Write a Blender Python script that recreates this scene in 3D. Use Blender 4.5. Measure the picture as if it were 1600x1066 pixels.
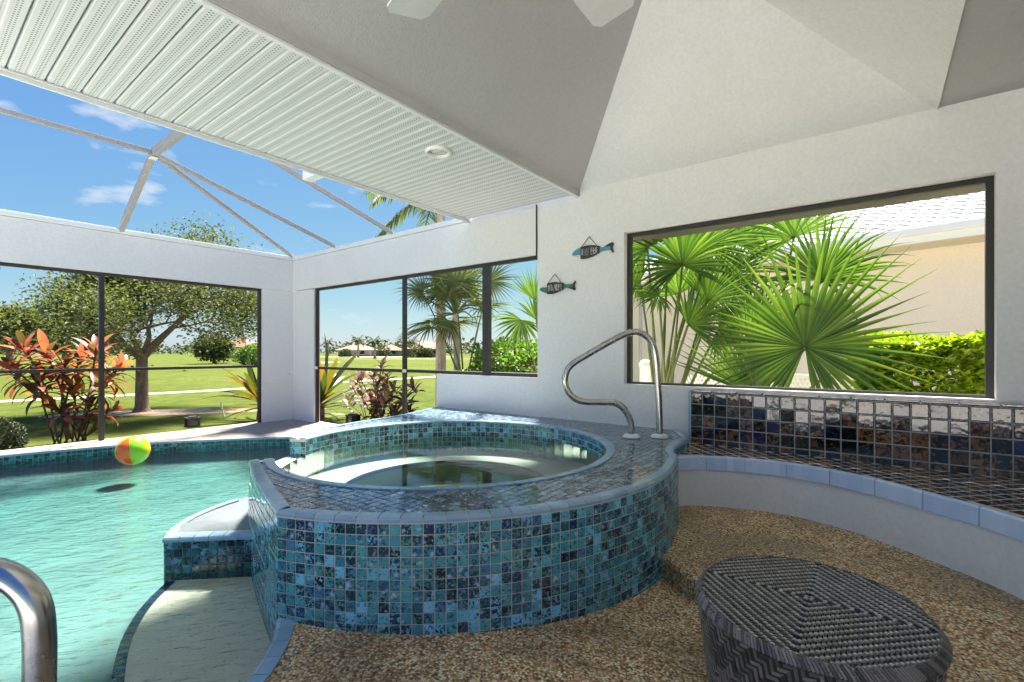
import bpy, bmesh, math, random
from mathutils import Vector, Matrix, Euler
from mathutils.geometry import tessellate_polygon
random.seed(7)
for o in list(bpy.data.objects): bpy.data.objects.remove(o)
S = bpy.context.scene
COL = S.collection
R = math.radians

# ------------------------------------------------------------------ camera, sky, sun, exposure
CAM = Vector((0, 0, 1.25))
cam = bpy.data.cameras.new('camera'); camo = bpy.data.objects.new('camera', cam); COL.objects.link(camo)
camo.location = CAM; camo.rotation_euler = (R(90), 0, R(-52.65))
cam.sensor_width = 36; cam.lens = 16.8; cam.shift_y = 0.0113; cam.clip_start = 0.05; cam.clip_end = 3000
S.camera = camo
SUN_EL, SUN_AZ = 61, 60          # azimuth from +Y towards +X
SKY_STRENGTH, SUN_STRENGTH, EXPOSURE = 0.069, 5.0, 2.6

w = bpy.data.worlds.new('World'); S.world = w; w.use_nodes = True
nt = w.node_tree; nt.nodes.clear()
def N(nt, t, **kw):
    n = nt.nodes.new(t)
    for k, v in kw.items():
        if k.startswith('i_'):
            key = k[2:]
            n.inputs[int(key) if key.isdigit() else key.replace('_', ' ')].default_value = v
        else: setattr(n, k, v)
    return n
def L(nt, a, b): nt.links.new(a, b)
sky = N(nt, 'ShaderNodeTexSky', sky_type='NISHITA', sun_disc=False, sun_elevation=R(SUN_EL), sun_rotation=R(SUN_AZ),
        altitude=0, air_density=1.0, dust_density=0.4, ozone_density=2.5)
# one colour curve for the whole sky: deeper blue overhead, softer horizon
sp3 = N(nt, 'ShaderNodeSeparateColor'); L(nt, sky.outputs[0], sp3.inputs[0]); hs = N(nt, 'ShaderNodeCombineColor')
for ch_, (pw, sc_) in enumerate(((.98, .238), (.72, .455), (.12, 1.62))):
    p_ = N(nt, 'ShaderNodeMath', operation='POWER'); L(nt, sp3.outputs[ch_], p_.inputs[0]); p_.inputs[1].default_value = pw
    m_ = N(nt, 'ShaderNodeMath', operation='MULTIPLY'); L(nt, p_.outputs[0], m_.inputs[0]); m_.inputs[1].default_value = sc_; L(nt, m_.outputs[0], hs.inputs[ch_])
tc = N(nt, 'ShaderNodeTexCoord')
mp = N(nt, 'ShaderNodeMapping'); mp.inputs['Scale'].default_value = (1, 1, 2.6); mp.inputs['Location'].default_value = (0.35, 0.2, 0)
L(nt, tc.outputs['Generated'], mp.inputs[0])
cn = N(nt, 'ShaderNodeTexNoise', i_Scale=8.5, i_Detail=7.0, i_Roughness=0.55)
L(nt, mp.outputs[0], cn.inputs[0])
cr = N(nt, 'ShaderNodeValToRGB'); cr.color_ramp.elements[0].position = 0.60; cr.color_ramp.elements[1].position = 0.76
L(nt, cn.outputs[0], cr.inputs[0])
cm = N(nt, 'ShaderNodeMath', operation='MULTIPLY'); cm.inputs[1].default_value = 0.75
L(nt, cr.outputs[0], cm.inputs[0])
mx = N(nt, 'ShaderNodeMixRGB'); mx.inputs[2].default_value = (2.3, 2.35, 2.45, 1)
L(nt, cm.outputs[0], mx.inputs[0]); L(nt, hs.outputs[0], mx.inputs[1])
bg = N(nt, 'ShaderNodeBackground', i_Strength=SKY_STRENGTH); L(nt, mx.outputs[0], bg.inputs[0])
wo = N(nt, 'ShaderNodeOutputWorld'); L(nt, bg.outputs[0], wo.inputs[0])

sl = bpy.data.lights.new('sun', 'SUN'); sl.energy = SUN_STRENGTH; sl.angle = R(9.0); sl.color = (1, 0.945, 0.86)
so = bpy.data.objects.new('sun', sl); COL.objects.link(so)
sd = Vector((math.sin(R(SUN_AZ)) * math.cos(R(SUN_EL)), math.cos(R(SUN_AZ)) * math.cos(R(SUN_EL)), math.sin(R(SUN_EL))))
so.rotation_euler = sd.to_track_quat('Z', 'Y').to_euler(); so.location = sd * 60
vs = S.view_settings; vs.view_transform = 'Standard'; vs.look = 'None'; vs.gamma = 1; vs.use_curve_mapping = False; vs.exposure = EXPOSURE
S.render.engine = 'CYCLES'
S.cycles.max_bounces = 12; S.cycles.diffuse_bounces = 6; S.cycles.glossy_bounces = 5; S.cycles.transparent_max_bounces = 24
S.cycles.sample_clamp_indirect = 6.0

# ------------------------------------------------------------------ helpers
def srgb(r, g, b):
    f = lambda c: (c / 255 / 12.92) if c / 255 <= 0.04045 else ((c / 255 + 0.055) / 1.055) ** 2.4
    return (f(r), f(g), f(b), 1)
def lin(r, g, b): return (r, g, b, 1)
def at(px, py, X=None, Y=None, Z=None, t=None):
    """real position of something seen at (px, py) in the photograph, once its distance is known"""
    r = (px - 800) / 746.6; u = (551 - py) / 746.6
    dx = .795 + .607 * r; dy = .607 - .795 * r
    if X is not None: t = X / dx
    elif Y is not None: t = Y / dy
    elif Z is not None: t = (Z - 1.25) / u
    return Vector((dx * t, dy * t, 1.25 + u * t))
def thing(name, label, cat, loc=(0, 0, 0), group=None, rz=0):
    o = bpy.data.objects.new(name, None); COL.objects.link(o); o.location = loc; o.rotation_euler = (0, 0, rz)
    o.empty_display_size = 0.1
    tag(o, label, cat, group); return o
def tag(o, label=None, cat=None, group=None, kind=None):
    if label: o['label'] = label
    if cat: o['category'] = cat
    if group: o['group'] = group
    if kind: o['kind'] = kind
    return o
def wloc(o):
    v = Vector((0, 0, 0))
    while o: v = v + Vector(o.location); o = o.parent
    return v
class MB:
    def __init__(s): s.v = []; s.f = []; s.mi = []
    def quad(s, pts, m=0):
        b = len(s.v); s.v += [Vector(p) for p in pts]; s.f.append(tuple(range(b, b + len(pts)))); s.mi.append(m)
    def raw(s, vs_, fs, m=0, M=None):
        b = len(s.v); s.v += [(M @ Vector(p)) if M else Vector(p) for p in vs_]
        for f in fs: s.f.append(tuple(i + b for i in f)); s.mi.append(m)
    def box(s, a, b, m=0, M=None):
        x0, y0, z0 = a; x1, y1, z1 = b
        s.raw([(x0, y0, z0), (x1, y0, z0), (x1, y1, z0), (x0, y1, z0), (x0, y0, z1), (x1, y0, z1), (x1, y1, z1), (x0, y1, z1)],
              [(0, 3, 2, 1), (4, 5, 6, 7), (0, 1, 5, 4), (1, 2, 6, 5), (2, 3, 7, 6), (3, 0, 4, 7)], m, M)
    def bar(s, p, q, wd, ht, up=(0, 0, 1), m=0):
        p = Vector(p); q = Vector(q); d = (q - p); ln = d.length; d.normalize()
        sx = d.cross(Vector(up)).normalized(); uz = sx.cross(d)
        M = Matrix((sx, d, uz)).transposed().to_4x4(); M.translation = p
        s.box((-wd / 2, 0, -ht / 2), (wd / 2, ln, ht / 2), m, M)
    def tube(s, path, rad, n=10, m=0, cap=True):
        path = [Vector(p) for p in path]; rads = rad if isinstance(rad, (list, tuple)) else [rad] * len(path)
        b = len(s.v); prev = None
        for i, p in enumerate(path):
            d = (path[min(i + 1, len(path) - 1)] - path[max(i - 1, 0)]).normalized()
            if prev is None:
                a = d.cross(Vector((0, 0, 1))); 
                if a.length < 1e-3: a = d.cross(Vector((1, 0, 0)))
                a.normalize()
            else: a = (prev - d * prev.dot(d)).normalized()
            prev = a; c = d.cross(a)
            for k in range(n):
                t = 2 * math.pi * k / n; s.v.append(p + (a * math.cos(t) + c * math.sin(t)) * rads[i])
        for i in range(len(path) - 1):
            for k in range(n):
                k2 = (k + 1) % n; s.f.append((b + i * n + k, b + i * n + k2, b + (i + 1) * n + k2, b + (i + 1) * n + k)); s.mi.append(m)
        if cap:
            s.f.append(tuple(b + k for k in range(n))[::-1]); s.mi.append(m)
            e = b + (len(path) - 1) * n; s.f.append(tuple(e + k for k in range(n))); s.mi.append(m)
    def lathe(s, prof, c=(0, 0, 0), n=24, m=0):
        b = len(s.v); c = Vector(c)
        for r, z in prof:
            for k in range(n):
                t = 2 * math.pi * k / n; s.v.append(c + Vector((r * math.cos(t), r * math.sin(t), z)))
        for i in range(len(prof) - 1):
            for k in range(n):
                k2 = (k + 1) % n; s.f.append((b + i * n + k, b + i * n + k2, b + (i + 1) * n + k2, b + (i + 1) * n + k)); s.mi.append(m)
    def poly(s, pts, z, m=0, flip=False):
        tri = tessellate_polygon([[Vector((p[0], p[1], 0)) for p in pts]])
        b = len(s.v); s.v += [Vector((p[0], p[1], z(p) if callable(z) else z)) for p in pts]
        for t in tri:
            a, bb, c = [Vector(pts[i]).to_2d() if len(pts[i]) > 2 else Vector(pts[i]) for i in t]
            cr_ = (bb - a).cross(c - a); t = tuple(t)
            if (cr_ < 0) != flip: t = t[::-1]
            s.f.append(tuple(b + i for i in t)); s.mi.append(m)
    def side(s, pts, z0, z1, closed=True, m=0):
        n = len(pts)
        for i in range(n if closed else n - 1):
            p, q = pts[i], pts[(i + 1) % n]
            s.quad([(p[0], p[1], z0), (q[0], q[1], z0), (q[0], q[1], z1), (p[0], p[1], z1)], m)
    def prism(s, pts, z0, z1, m=0):
        s.poly(pts, z1, m); s.poly(pts, z0, m, True); s.side(pts, z0, z1, True, m)
    def mesh(s, name, mats, off=Vector((0, 0, 0)), smooth=False):
        me = bpy.data.meshes.new(name)
        me.from_pydata([tuple(p - off) for p in s.v], [], s.f)
        for m_ in (mats if isinstance(mats, (list, tuple)) else [mats]): me.materials.append(m_)
        me.polygons.foreach_set('material_index', s.mi)
        if smooth: me.polygons.foreach_set('use_smooth', [True] * len(s.f))
        me.update(); return me
    def build(s, name, mats, parent=None, smooth=False, local=False, bevel=0, weld=False):
        off = wloc(parent) if (parent and not local) else Vector((0, 0, 0))
        me = s.mesh(name, mats, off, smooth)
        if weld:
            bm = bmesh.new(); bm.from_mesh(me); bmesh.ops.remove_doubles(bm, verts=bm.verts, dist=1e-4)
            bmesh.ops.recalc_face_normals(bm, faces=bm.faces); bm.to_mesh(me); bm.free()
        o = bpy.data.objects.new(name, me); COL.objects.link(o)
        if parent: o.parent = parent
        if bevel:
            b = o.modifiers.new('bevel', 'BEVEL'); b.width = bevel; b.segments = 2; b.limit_method = 'ANGLE'
        return o
def inst(name, me, parent, M=None, loc=None):
    o = bpy.data.objects.new(name, me); COL.objects.link(o); o.parent = parent
    if M is not None:
        M = M.copy(); M.translation = M.translation - wloc(parent); o.matrix_basis = M
    return o
def crom(pts, n=8, closed=False):
    P = [Vector(p) for p in pts]; out = []
    m = len(P)
    for i in range(m if closed else m - 1):
        p0 = P[(i - 1) % m] if (closed or i > 0) else P[0] * 2 - P[1]
        p1 = P[i]; p2 = P[(i + 1) % m]
        p3 = P[(i + 2) % m] if (closed or i + 2 < m) else P[-1] * 2 - P[-2]
        for k in range(n):
            t = k / n
            out.append(0.5 * ((2 * p1) + (p2 - p0) * t + (2 * p0 - 5 * p1 + 4 * p2 - p3) * t * t + (3 * p1 - p0 - 3 * p2 + p3) * t ** 3))
    if not closed: out.append(P[-1])
    return out
def resample(pts, step):
    """points along a polyline at equal arc steps"""
    pts = [Vector(p) for p in pts]; L_ = sum((pts[i + 1] - pts[i]).length for i in range(len(pts) - 1))
    n = max(1, round(L_ / step)); st = L_ / n; out = [pts[0]]; acc = 0; target = st
    for i in range(len(pts) - 1):
        d = (pts[i + 1] - pts[i]).length
        while target <= acc + d + 1e-7 and len(out) <= n:
            out.append(pts[i].lerp(pts[i + 1], min(1, (target - acc) / d))); target += st
        acc += d
    while len(out) < n + 1: out.append(pts[-1])
    return out

# ------------------------------------------------------------------ materials
def newmat(name):
    m = bpy.data.materials.new(name); m.use_nodes = True; n = m.node_tree; n.nodes.clear()
    out = N(n, 'ShaderNodeOutputMaterial'); return m, n, out
def pbsdf(n, out, **kw):
    p = N(n, 'ShaderNodeBsdfPrincipled')
    for k, v in kw.items(): p.inputs[k.replace('_', ' ')].default_value = v
    L(n, p.outputs[0], out.inputs[0]); return p
def bump(n, p, height, strength=0.3, dist=0.01):
    b = N(n, 'ShaderNodeBump', i_Strength=strength, i_Distance=dist); L(n, height, b.inputs['Height']); L(n, b.outputs[0], p.inputs['Normal']); return b
def ramp(n, fac, stops, interp='LINEAR'):
    r = N(n, 'ShaderNodeValToRGB'); r.color_ramp.interpolation = interp; e = r.color_ramp.elements
    while len(e) < len(stops): e.new(0.5)
    for i, (p_, c) in enumerate(stops): e[i].position = p_; e[i].color = c
    L(n, fac, r.inputs[0]); return r
def noise(n, scale, detail=4, rough=0.5, vec=None, dim='3D', dist=0.0):
    t = N(n, 'ShaderNodeTexNoise', noise_dimensions=dim); t.inputs['Scale'].default_value = scale
    t.inputs['Detail'].default_value = detail; t.inputs['Roughness'].default_value = rough; t.inputs['Distortion'].default_value = dist
    if vec is not None: L(n, vec, t.inputs['Vector'])
    return t
def objco(n): return N(n, 'ShaderNodeTexCoord').outputs['Object']
def geopos(n): return N(n, 'ShaderNodeNewGeometry').outputs['Position']
def mixc(n, fac, a, b, mode='MIX'):
    m = N(n, 'ShaderNodeMixRGB', blend_type=mode)
    for i, x in enumerate((fac, a, b)):
        if hasattr(x, 'is_linked'): L(n, x, m.inputs[i])
        else: m.inputs[i].default_value = x
    return m.outputs[0]
def math_(n, op, a, b=None):
    m = N(n, 'ShaderNodeMath', operation=op)
    for i, x in enumerate((a, b)):
        if x is None: continue
        if hasattr(x, 'is_linked'): L(n, x, m.inputs[i])
        else: m.inputs[i].default_value = x
    return m.outputs[0]
def stucco(name, col, rough=0.8, scale=120, bs=0.25, dirt=0.06):
    m, n, out = newmat(name); p = pbsdf(n, out, Roughness=rough); g = geopos(n)
    a = noise(n, 1.7, 5, 0.6, g)
    c = ramp(n, a.outputs[0], [(0.3, tuple(x * (1 - dirt) for x in col[:3]) + (1,)), (0.65, col)])
    fn = noise(n, 34, 4, 0.75, g); fv = ramp(n, fn.outputs[0], [(0.3, lin(.90, .90, .90)), (0.7, lin(1.03, 1.03, 1.03))])
    L(n, mixc(n, 1.0, c.outputs[0], fv.outputs[0], 'MULTIPLY'), p.inputs['Base Color'])
    h = noise(n, scale, 3, 0.6, g); bump(n, p, h.outputs[0], bs, 0.004); return m
def plain(name, col, rough=0.5, metal=0, coat=0, var=0.08, scale=9):
    m, n, out = newmat(name); p = pbsdf(n, out, Roughness=rough, Metallic=metal); p.inputs['Coat Weight'].default_value = coat
    a = noise(n, scale, 5, 0.6, geopos(n))
    c = ramp(n, a.outputs[0], [(0.3, tuple(x * (1 - var) for x in col[:3]) + (1,)), (0.7, tuple(min(1, x * (1 + var)) for x in col[:3]) + (1,))])
    L(n, c.outputs[0], p.inputs['Base Color']); 
    rr = ramp(n, a.outputs[0], [(0.3, (rough * .8,) * 3 + (1,)), (0.7, (min(1, rough * 1.2),) * 3 + (1,))]); L(n, rr.outputs[0], p.inputs['Roughness'])
    return m
def rnd(n):
    """one random number per tile, for tiles that are objects and for tiles joined in one mesh"""
    a = N(n, 'ShaderNodeObjectInfo').outputs['Random']; b = N(n, 'ShaderNodeNewGeometry').outputs['Random Per Island']
    return math_(n, 'FRACT', math_(n, 'ADD', a, b))

WALL = stucco('wall_paint', lin(.78, .77, .755), scale=80, bs=0.6, dirt=0.06)
WALLS = stucco('wall_paint_smooth', lin(.75, .735, .72), scale=60, bs=0.1, dirt=0.05)
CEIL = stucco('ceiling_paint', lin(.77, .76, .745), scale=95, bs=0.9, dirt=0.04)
CEIL_SHADE = stucco('shade_grey_ceiling', lin(.47, .465, .455), scale=95, bs=0.9, dirt=0.04)  # grey stands in for shade on the pool-side slope and flat ceiling
ALU = plain('white_aluminium', lin(.74, .745, .74), 0.42, var=0.03)
BRONZE = plain('dark_bronze_aluminium', lin(.022, .020, .018), 0.4)
CAGE = plain('grey_painted_aluminium', lin(.33, .31, .30), 0.5)
STEEL = plain('brushed_stainless', lin(.50, .48, .45), 0.26, metal=1, var=0.1)
WHITEP = plain('white_plastic', lin(.78, .77, .73), 0.4)
BLACKP = plain('black_plastic', lin(.015, .015, .016), 0.45)
GROUT = stucco('cream_grout', lin(.62, .54, .46), scale=200, bs=0.15, dirt=0.2)
GROUTG = stucco('grey_grout', lin(.42, .43, .44), scale=200, bs=0.15, dirt=0.2)
PLASTER = stucco('pool_plaster', lin(.125, .162, .160), scale=6, bs=0.05, dirt=0.25)
def speckle(name):
    m, n, out = newmat(name); p = pbsdf(n, out, Roughness=0.6); g = geopos(n)
    a = noise(n, 3, 4, 0.6, g); s_ = noise(n, 70, 2, 0.6, g)
    c = ramp(n, a.outputs[0], [(0.3, lin(.66, .60, .46)), (0.7, lin(.80, .74, .60))])
    k = ramp(n, s_.outputs[0], [(0.64, lin(0, 0, 0)), (0.70, lin(1, 1, 1))])
    L(n, mixc(n, k.outputs[0], c.outputs[0], lin(.18, .17, .14)), p.inputs['Base Color']); return m
SHELFM = speckle('speckled_shelf_plaster')

def glaze(name, pal, dark, scale=55, spots=None, rough=0.07, th=(0.46, 0.54), bumpy=0.0):
    """mottled ceramic glaze, other for each tile"""
    m, n, out = newmat(name); p = pbsdf(n, out, Roughness=rough, IOR=1.55)
    p.inputs['Coat Weight'].default_value = 0.3; p.inputs['Coat Roughness'].default_value = 0.04
    r = rnd(n); vec = objco(n)
    t = noise(n, scale, 2, 0.5, vec, '4D', 1.2); L(n, math_(n, 'MULTIPLY', r, 91.0), t.inputs['W'])
    base = ramp(n, r, pal, 'CONSTANT')
    # share of dark pattern differs from tile to tile
    r2 = math_(n, 'FRACT', math_(n, 'MULTIPLY', r, 7.31))
    sh = math_(n, 'ADD', t.outputs[0], math_(n, 'MULTIPLY', math_(n, 'SUBTRACT', r2, 0.5), 0.22))
    k = ramp(n, sh, [(th[0], lin(0, 0, 0)), (th[1], lin(1, 1, 1))])
    r3 = math_(n, 'FRACT', math_(n, 'MULTIPLY', r, 13.7))
    dk = ramp(n, r3, dark, 'CONSTANT')
    c = mixc(n, k.outputs[0], base.outputs[0], dk.outputs[0])
    if spots:
        t2 = noise(n, scale * 0.5, 2, 0.4, vec, '4D'); L(n, math_(n, 'MULTIPLY', r, 57.0), t2.inputs['W'])
        k2 = ramp(n, t2.outputs[0], [(0.60, lin(0, 0, 0)), (0.72, lin(1, 1, 1))])
        c = mixc(n, k2.outputs[0], c, spots)
    L(n, c, p.inputs['Base Color'])
    wv = noise(n, scale * 0.35, 2, 0.5, vec, '4D'); L(n, math_(n, 'MULTIPLY', r, 31.0), wv.inputs['W'])
    bump(n, p, wv.outputs[0], 0.25 + bumpy, 0.003)
    return m
GL_BLUE = glaze('blue_mottled_glaze',
    [(0, lin(0.063, 0.294, 0.336)), (.2, lin(0.049, 0.238, 0.308)), (.4, lin(0.084, 0.350, 0.378)), (.62, lin(0.056, 0.200, 0.310)), (.70, lin(0.084, 0.280, 0.266)), (.82, lin(0.126, 0.462, 0.588)), (.94, lin(0.182, 0.532, 0.728))],
    [(0, lin(0.0150, 0.0420, 0.0600)), (.45, lin(0.0150, 0.0260, 0.0850)), (.65, lin(0.0280, 0.0980, 0.1400)), (.85, lin(0.0220, 0.0200, 0.0170))], 62, lin(0.3600, 0.5200, 0.6600), th=(.48, .56))
GL_TOP = glaze('grey_blue_mottled_glaze',
    [(0, lin(0.140, 0.238, 0.294)), (.25, lin(0.112, 0.182, 0.266)), (.5, lin(0.210, 0.308, 0.364)), (.7, lin(0.098, 0.140, 0.210)), (.85, lin(0.280, 0.392, 0.504))],
    [(0, lin(0.028, 0.042, 0.056)), (.5, lin(0.042, 0.049, 0.084)), (.8, lin(0.070, 0.084, 0.098))], 62, lin(0.420, 0.532, 0.700), 0.09)
GL_POOL = glaze('teal_waterline_glaze',
    [(0, lin(.025, .12, .15)), (.3, lin(.02, .09, .13)), (.6, lin(.04, .19, .22)), (.85, lin(.08, .28, .36))],
    [(0, lin(.008, .02, .03)), (.5, lin(.01, .03, .05)), (.8, lin(.01, .012, .02))], 50, lin(.12, .26, .40))
GL_BROWN = glaze('brown_black_glaze',
    [(0, lin(.16, .075, .028)), (.4, lin(.21, .11, .045)), (.75, lin(.10, .055, .03))],
    [(0, lin(.006, .006, .007)), (.55, lin(.006, .009, .02)), (.85, lin(.008, .014, .06))], 34, None, 0.05, (0.42, 0.47), 0.25)
def plaintile(name, c1, c2, rough=0.12):
    m, n, out = newmat(name); p = pbsdf(n, out, Roughness=rough, IOR=1.5); r = rnd(n)
    t = noise(n, 14, 4, 0.6, geopos(n))
    f = math_(n, 'ADD', math_(n, 'MULTIPLY', r, .5), math_(n, 'MULTIPLY', t.outputs[0], .5))
    c = ramp(n, f, [(0.2, c1), (0.8, c2)]); L(n, c.outputs[0], p.inputs['Base Color']); return m
COPM = plaintile('grey_blue_coping_tile', lin(.19, .31, .40), lin(.30, .42, .52), 0.16)
BENCHB = plaintile('sky_blue_edge_tile', lin(0.4080, 0.5400, 0.7560), lin(0.5780, 0.6750, 0.8500), 0.2)

def pebble(name, stops, scale, wet=0.0, bs=0.6):
    m, n, out = newmat(name); p = pbsdf(n, out, Roughness=0.7); g = geopos(n)
    v = N(n, 'ShaderNodeTexVoronoi', feature='F1'); v.inputs['Scale'].default_value = scale; L(n, g, v.inputs['Vector'])
    sep = N(n, 'ShaderNodeSeparateColor'); L(n, v.outputs['Color'], sep.inputs[0])
    c = ramp(n, sep.outputs[0], stops, 'CONSTANT')
    big = noise(n, 2.2, 5, 0.65, g)
    bb = ramp(n, big.outputs[0], [(0.38, lin(.62, .60, .56)), (0.56, lin(1, 1, 1))])
    edge = ramp(n, v.outputs['Distance'], [(0.35, lin(1, 1, 1)), (0.85, lin(.42, .37, .32))])
    cc = mixc(n, 1.0, mixc(n, 1.0, c.outputs[0], bb.outputs[0], 'MULTIPLY'), edge.outputs[0], 'MULTIPLY')
    L(n, cc, p.inputs['Base Color'])
    rr = ramp(n, big.outputs[0], [(0.36, lin(.28, .28, .28)), (0.55, lin(.75, .75, .75))]); L(n, rr.outputs[0], p.inputs['Roughness'])
    inv = math_(n, 'SUBTRACT', 1.0, v.outputs['Distance']); bump(n, p, inv, bs, 0.006); return m
FLOORM = pebble('brown_pebble_aggregate', [(0, lin(0.6732, 0.4099, 0.1911)), (.18, lin(0.4392, 0.2464, 0.1078)), (.34, lin(0.8500, 0.6014, 0.3352)), (.5, lin(0.2052, 0.1165, 0.0598)), (.62, lin(0.8500, 0.7784, 0.4900)), (.78, lin(0.5568, 0.3282, 0.1431)), (.92, lin(0.8500, 0.8500, 0.6576))], 95)
DECKM = pebble('pale_pink_aggregate', [(0, lin(.52, .44, .38)), (.25, lin(.44, .37, .32)), (.5, lin(.58, .51, .45)), (.75, lin(.40, .33, .28))], 110, bs=0.25)

def watermat(name, absorb, density, wave, wstr, tint=(1, 1, 1, 1), stretch=(1, 1, 1)):
    m, n, out = newmat(name); g = geopos(n)
    mpp = N(n, 'ShaderNodeMapping'); mpp.vector_type = 'TEXTURE'; mpp.inputs['Scale'].default_value = stretch; mpp.inputs['Rotation'].default_value = (0, 0, R(-40)); L(n, g, mpp.inputs[0])
    a = noise(n, wave, 3, 0.55, mpp.outputs[0], dist=0.4); b2 = noise(n, wave * 0.22, 2, 0.5, g)
    h = math_(n, 'ADD', a.outputs[0], math_(n, 'MULTIPLY', b2.outputs[0], 2.0))
    b = N(n, 'ShaderNodeBump', i_Strength=wstr, i_Distance=0.02); L(n, h, b.inputs['Height'])
    gl = N(n, 'ShaderNodeBsdfGlossy', i_Roughness=0.015); L(n, b.outputs[0], gl.inputs['Normal'])
    tr = N(n, 'ShaderNodeBsdfTransparent'); tr.inputs[0].default_value = tint
    fr = N(n, 'ShaderNodeFresnel', i_IOR=1.34); L(n, b.outputs[0], fr.inputs['Normal'])
    ms = N(n, 'ShaderNodeMixShader'); L(n, fr.outputs[0], ms.inputs[0]); L(n, tr.outputs[0], ms.inputs[1]); L(n, gl.outputs[0], ms.inputs[2])
    L(n, ms.outputs[0], out.inputs['Surface'])
    va = N(n, 'ShaderNodeVolumeAbsorption', i_Density=density); va.inputs[0].default_value = absorb; L(n, va.outputs[0], out.inputs['Volume'])
    return m
WATER = watermat('pool_water', lin(.42, .84, .79), 1.4, 25, 0.8, stretch=(2.6, 1, 1))
SPAWATER = watermat('spa_water', lin(.55, .80, .66), 0.9, 7, 0.06)

def leafmat(name, stops, trans=0.35, rough=0.4, scale=4, perobj=True):
    m, n, out = newmat(name)
    p = N(n, 'ShaderNodeBsdfPrincipled', i_Roughness=rough); tl = N(n, 'ShaderNodeBsdfTranslucent')
    r = rnd(n); t = noise(n, scale, 3, 0.6, geopos(n))
    f = math_(n, 'ADD', math_(n, 'MULTIPLY', r, .65), math_(n, 'MULTIPLY', t.outputs[0], .35))
    c = ramp(n, f, stops); L(n, c.outputs[0], p.inputs['Base Color'])
    L(n, mixc(n, 1.0, c.outputs[0], lin(1.5, 1.6, .7), 'MULTIPLY'), tl.inputs[0])
    ms = N(n, 'ShaderNodeMixShader'); ms.inputs[0].default_value = trans
    L(n, p.outputs[0], ms.inputs[1]); L(n, tl.outputs[0], ms.inputs[2]); L(n, ms.outputs[0], out.inputs[0]); return m
PALML = leafmat('fan_palm_leaf', [(0.2, lin(0.0260, 0.0632, 0.0104)), (0.5, lin(0.0558, 0.1116, 0.0163)), (0.8, lin(0.1042, 0.1711, 0.0260))], 0.42)
PALMD = leafmat('grey_green_palm_leaf', [(0.2, lin(0.0416, 0.0624, 0.0187)), (0.5, lin(0.0832, 0.1144, 0.0364)), (0.8, lin(0.1456, 0.1664, 0.0624))], 0.3, 0.6)
PETI = leafmat('palm_petiole', [(0.2, lin(.07, .10, .02)), (0.8, lin(.16, .18, .05))], 0.1)
DEAD = leafmat('dead_palm_leaf', [(0.2, lin(.22, .17, .12)), (0.8, lin(.40, .34, .27))], 0.2)
OAKL = leafmat('oak_leaf', [(0.2, lin(0.0298, 0.0408, 0.0119)), (0.5, lin(0.0723, 0.0892, 0.0255)), (0.85, lin(0.1445, 0.1615, 0.0553))], 0.3, 0.75)
HEDGEL = leafmat('yellow_green_leaf', [(0.15, lin(0.0609, 0.1218, 0.0081)), (0.45, lin(0.2030, 0.3045, 0.0122)), (0.8, lin(0.4263, 0.5075, 0.0305))], 0.35)
SHRUBL = leafmat('bright_shrub_leaf', [(0.2, lin(0.0325, 0.0845, 0.0078)), (0.5, lin(0.0780, 0.1690, 0.0143)), (0.85, lin(0.1625, 0.2600, 0.0325))], 0.35)
BOXL = leafmat('boxwood_leaf', [(0.2, lin(.010, .018, .007)), (0.6, lin(.025, .04, .012)), (0.9, lin(.07, .085, .025))], 0.15)
REDL = leafmat('red_ti_leaf', [(0.15, lin(.12, .035, .03)), (0.38, lin(.32, .055, .04)), (0.55, lin(.22, .07, .08)), (0.72, lin(.42, .11, .025)), (0.9, lin(.28, .14, .12))], 0.4)
BRONZL = leafmat('bronze_green_ti_leaf', [(0.15, lin(.035, .040, .014)), (0.5, lin(.075, .050, .025)), (0.85, lin(.14, .07, .03))], 0.3)
PURPL = leafmat('purple_croton_leaf', [(0.15, lin(.06, .022, .026)), (0.5, lin(.15, .055, .06)), (0.85, lin(.30, .17, .15))], 0.25, 0.65)
STRAPL = leafmat('striped_strap_leaf', [(0.15, lin(0.0165, 0.0303, 0.0066)), (0.45, lin(0.0385, 0.0605, 0.0110)), (0.62, lin(0.0880, 0.0770, 0.0110)), (0.85, lin(0.1760, 0.0715, 0.0083))], 0.35, scale=7)
FARL = leafmat('far_tree_leaf', [(0.2, lin(.030, .050, .016)), (0.8, lin(.10, .13, .04))], 0.1, 0.9)
def bark(name, a, b, scale=18):
    m, n, out = newmat(name); p = pbsdf(n, out, Roughness=0.9); g = geopos(n)
    mpp = N(n, 'ShaderNodeMapping'); mpp.inputs['Scale'].default_value = (1, 1, .25); L(n, g, mpp.inputs[0])
    t = noise(n, scale, 5, 0.7, mpp.outputs[0]); c = ramp(n, t.outputs[0], [(0.3, a), (0.7, b)]); L(n, c.outputs[0], p.inputs['Base Color']); bump(n, p, t.outputs[0], 0.7, 0.02); return m
BARK = bark('oak_bark', lin(.07, .05, .035), lin(.26, .20, .15))
STEM = bark('ti_stem', lin(.06, .035, .025), lin(.16, .10, .07), 40)
PTRUNK = bark('palm_trunk', lin(0.3000, 0.2438, 0.1875), lin(0.7125, 0.6188, 0.5063), 14)

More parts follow.
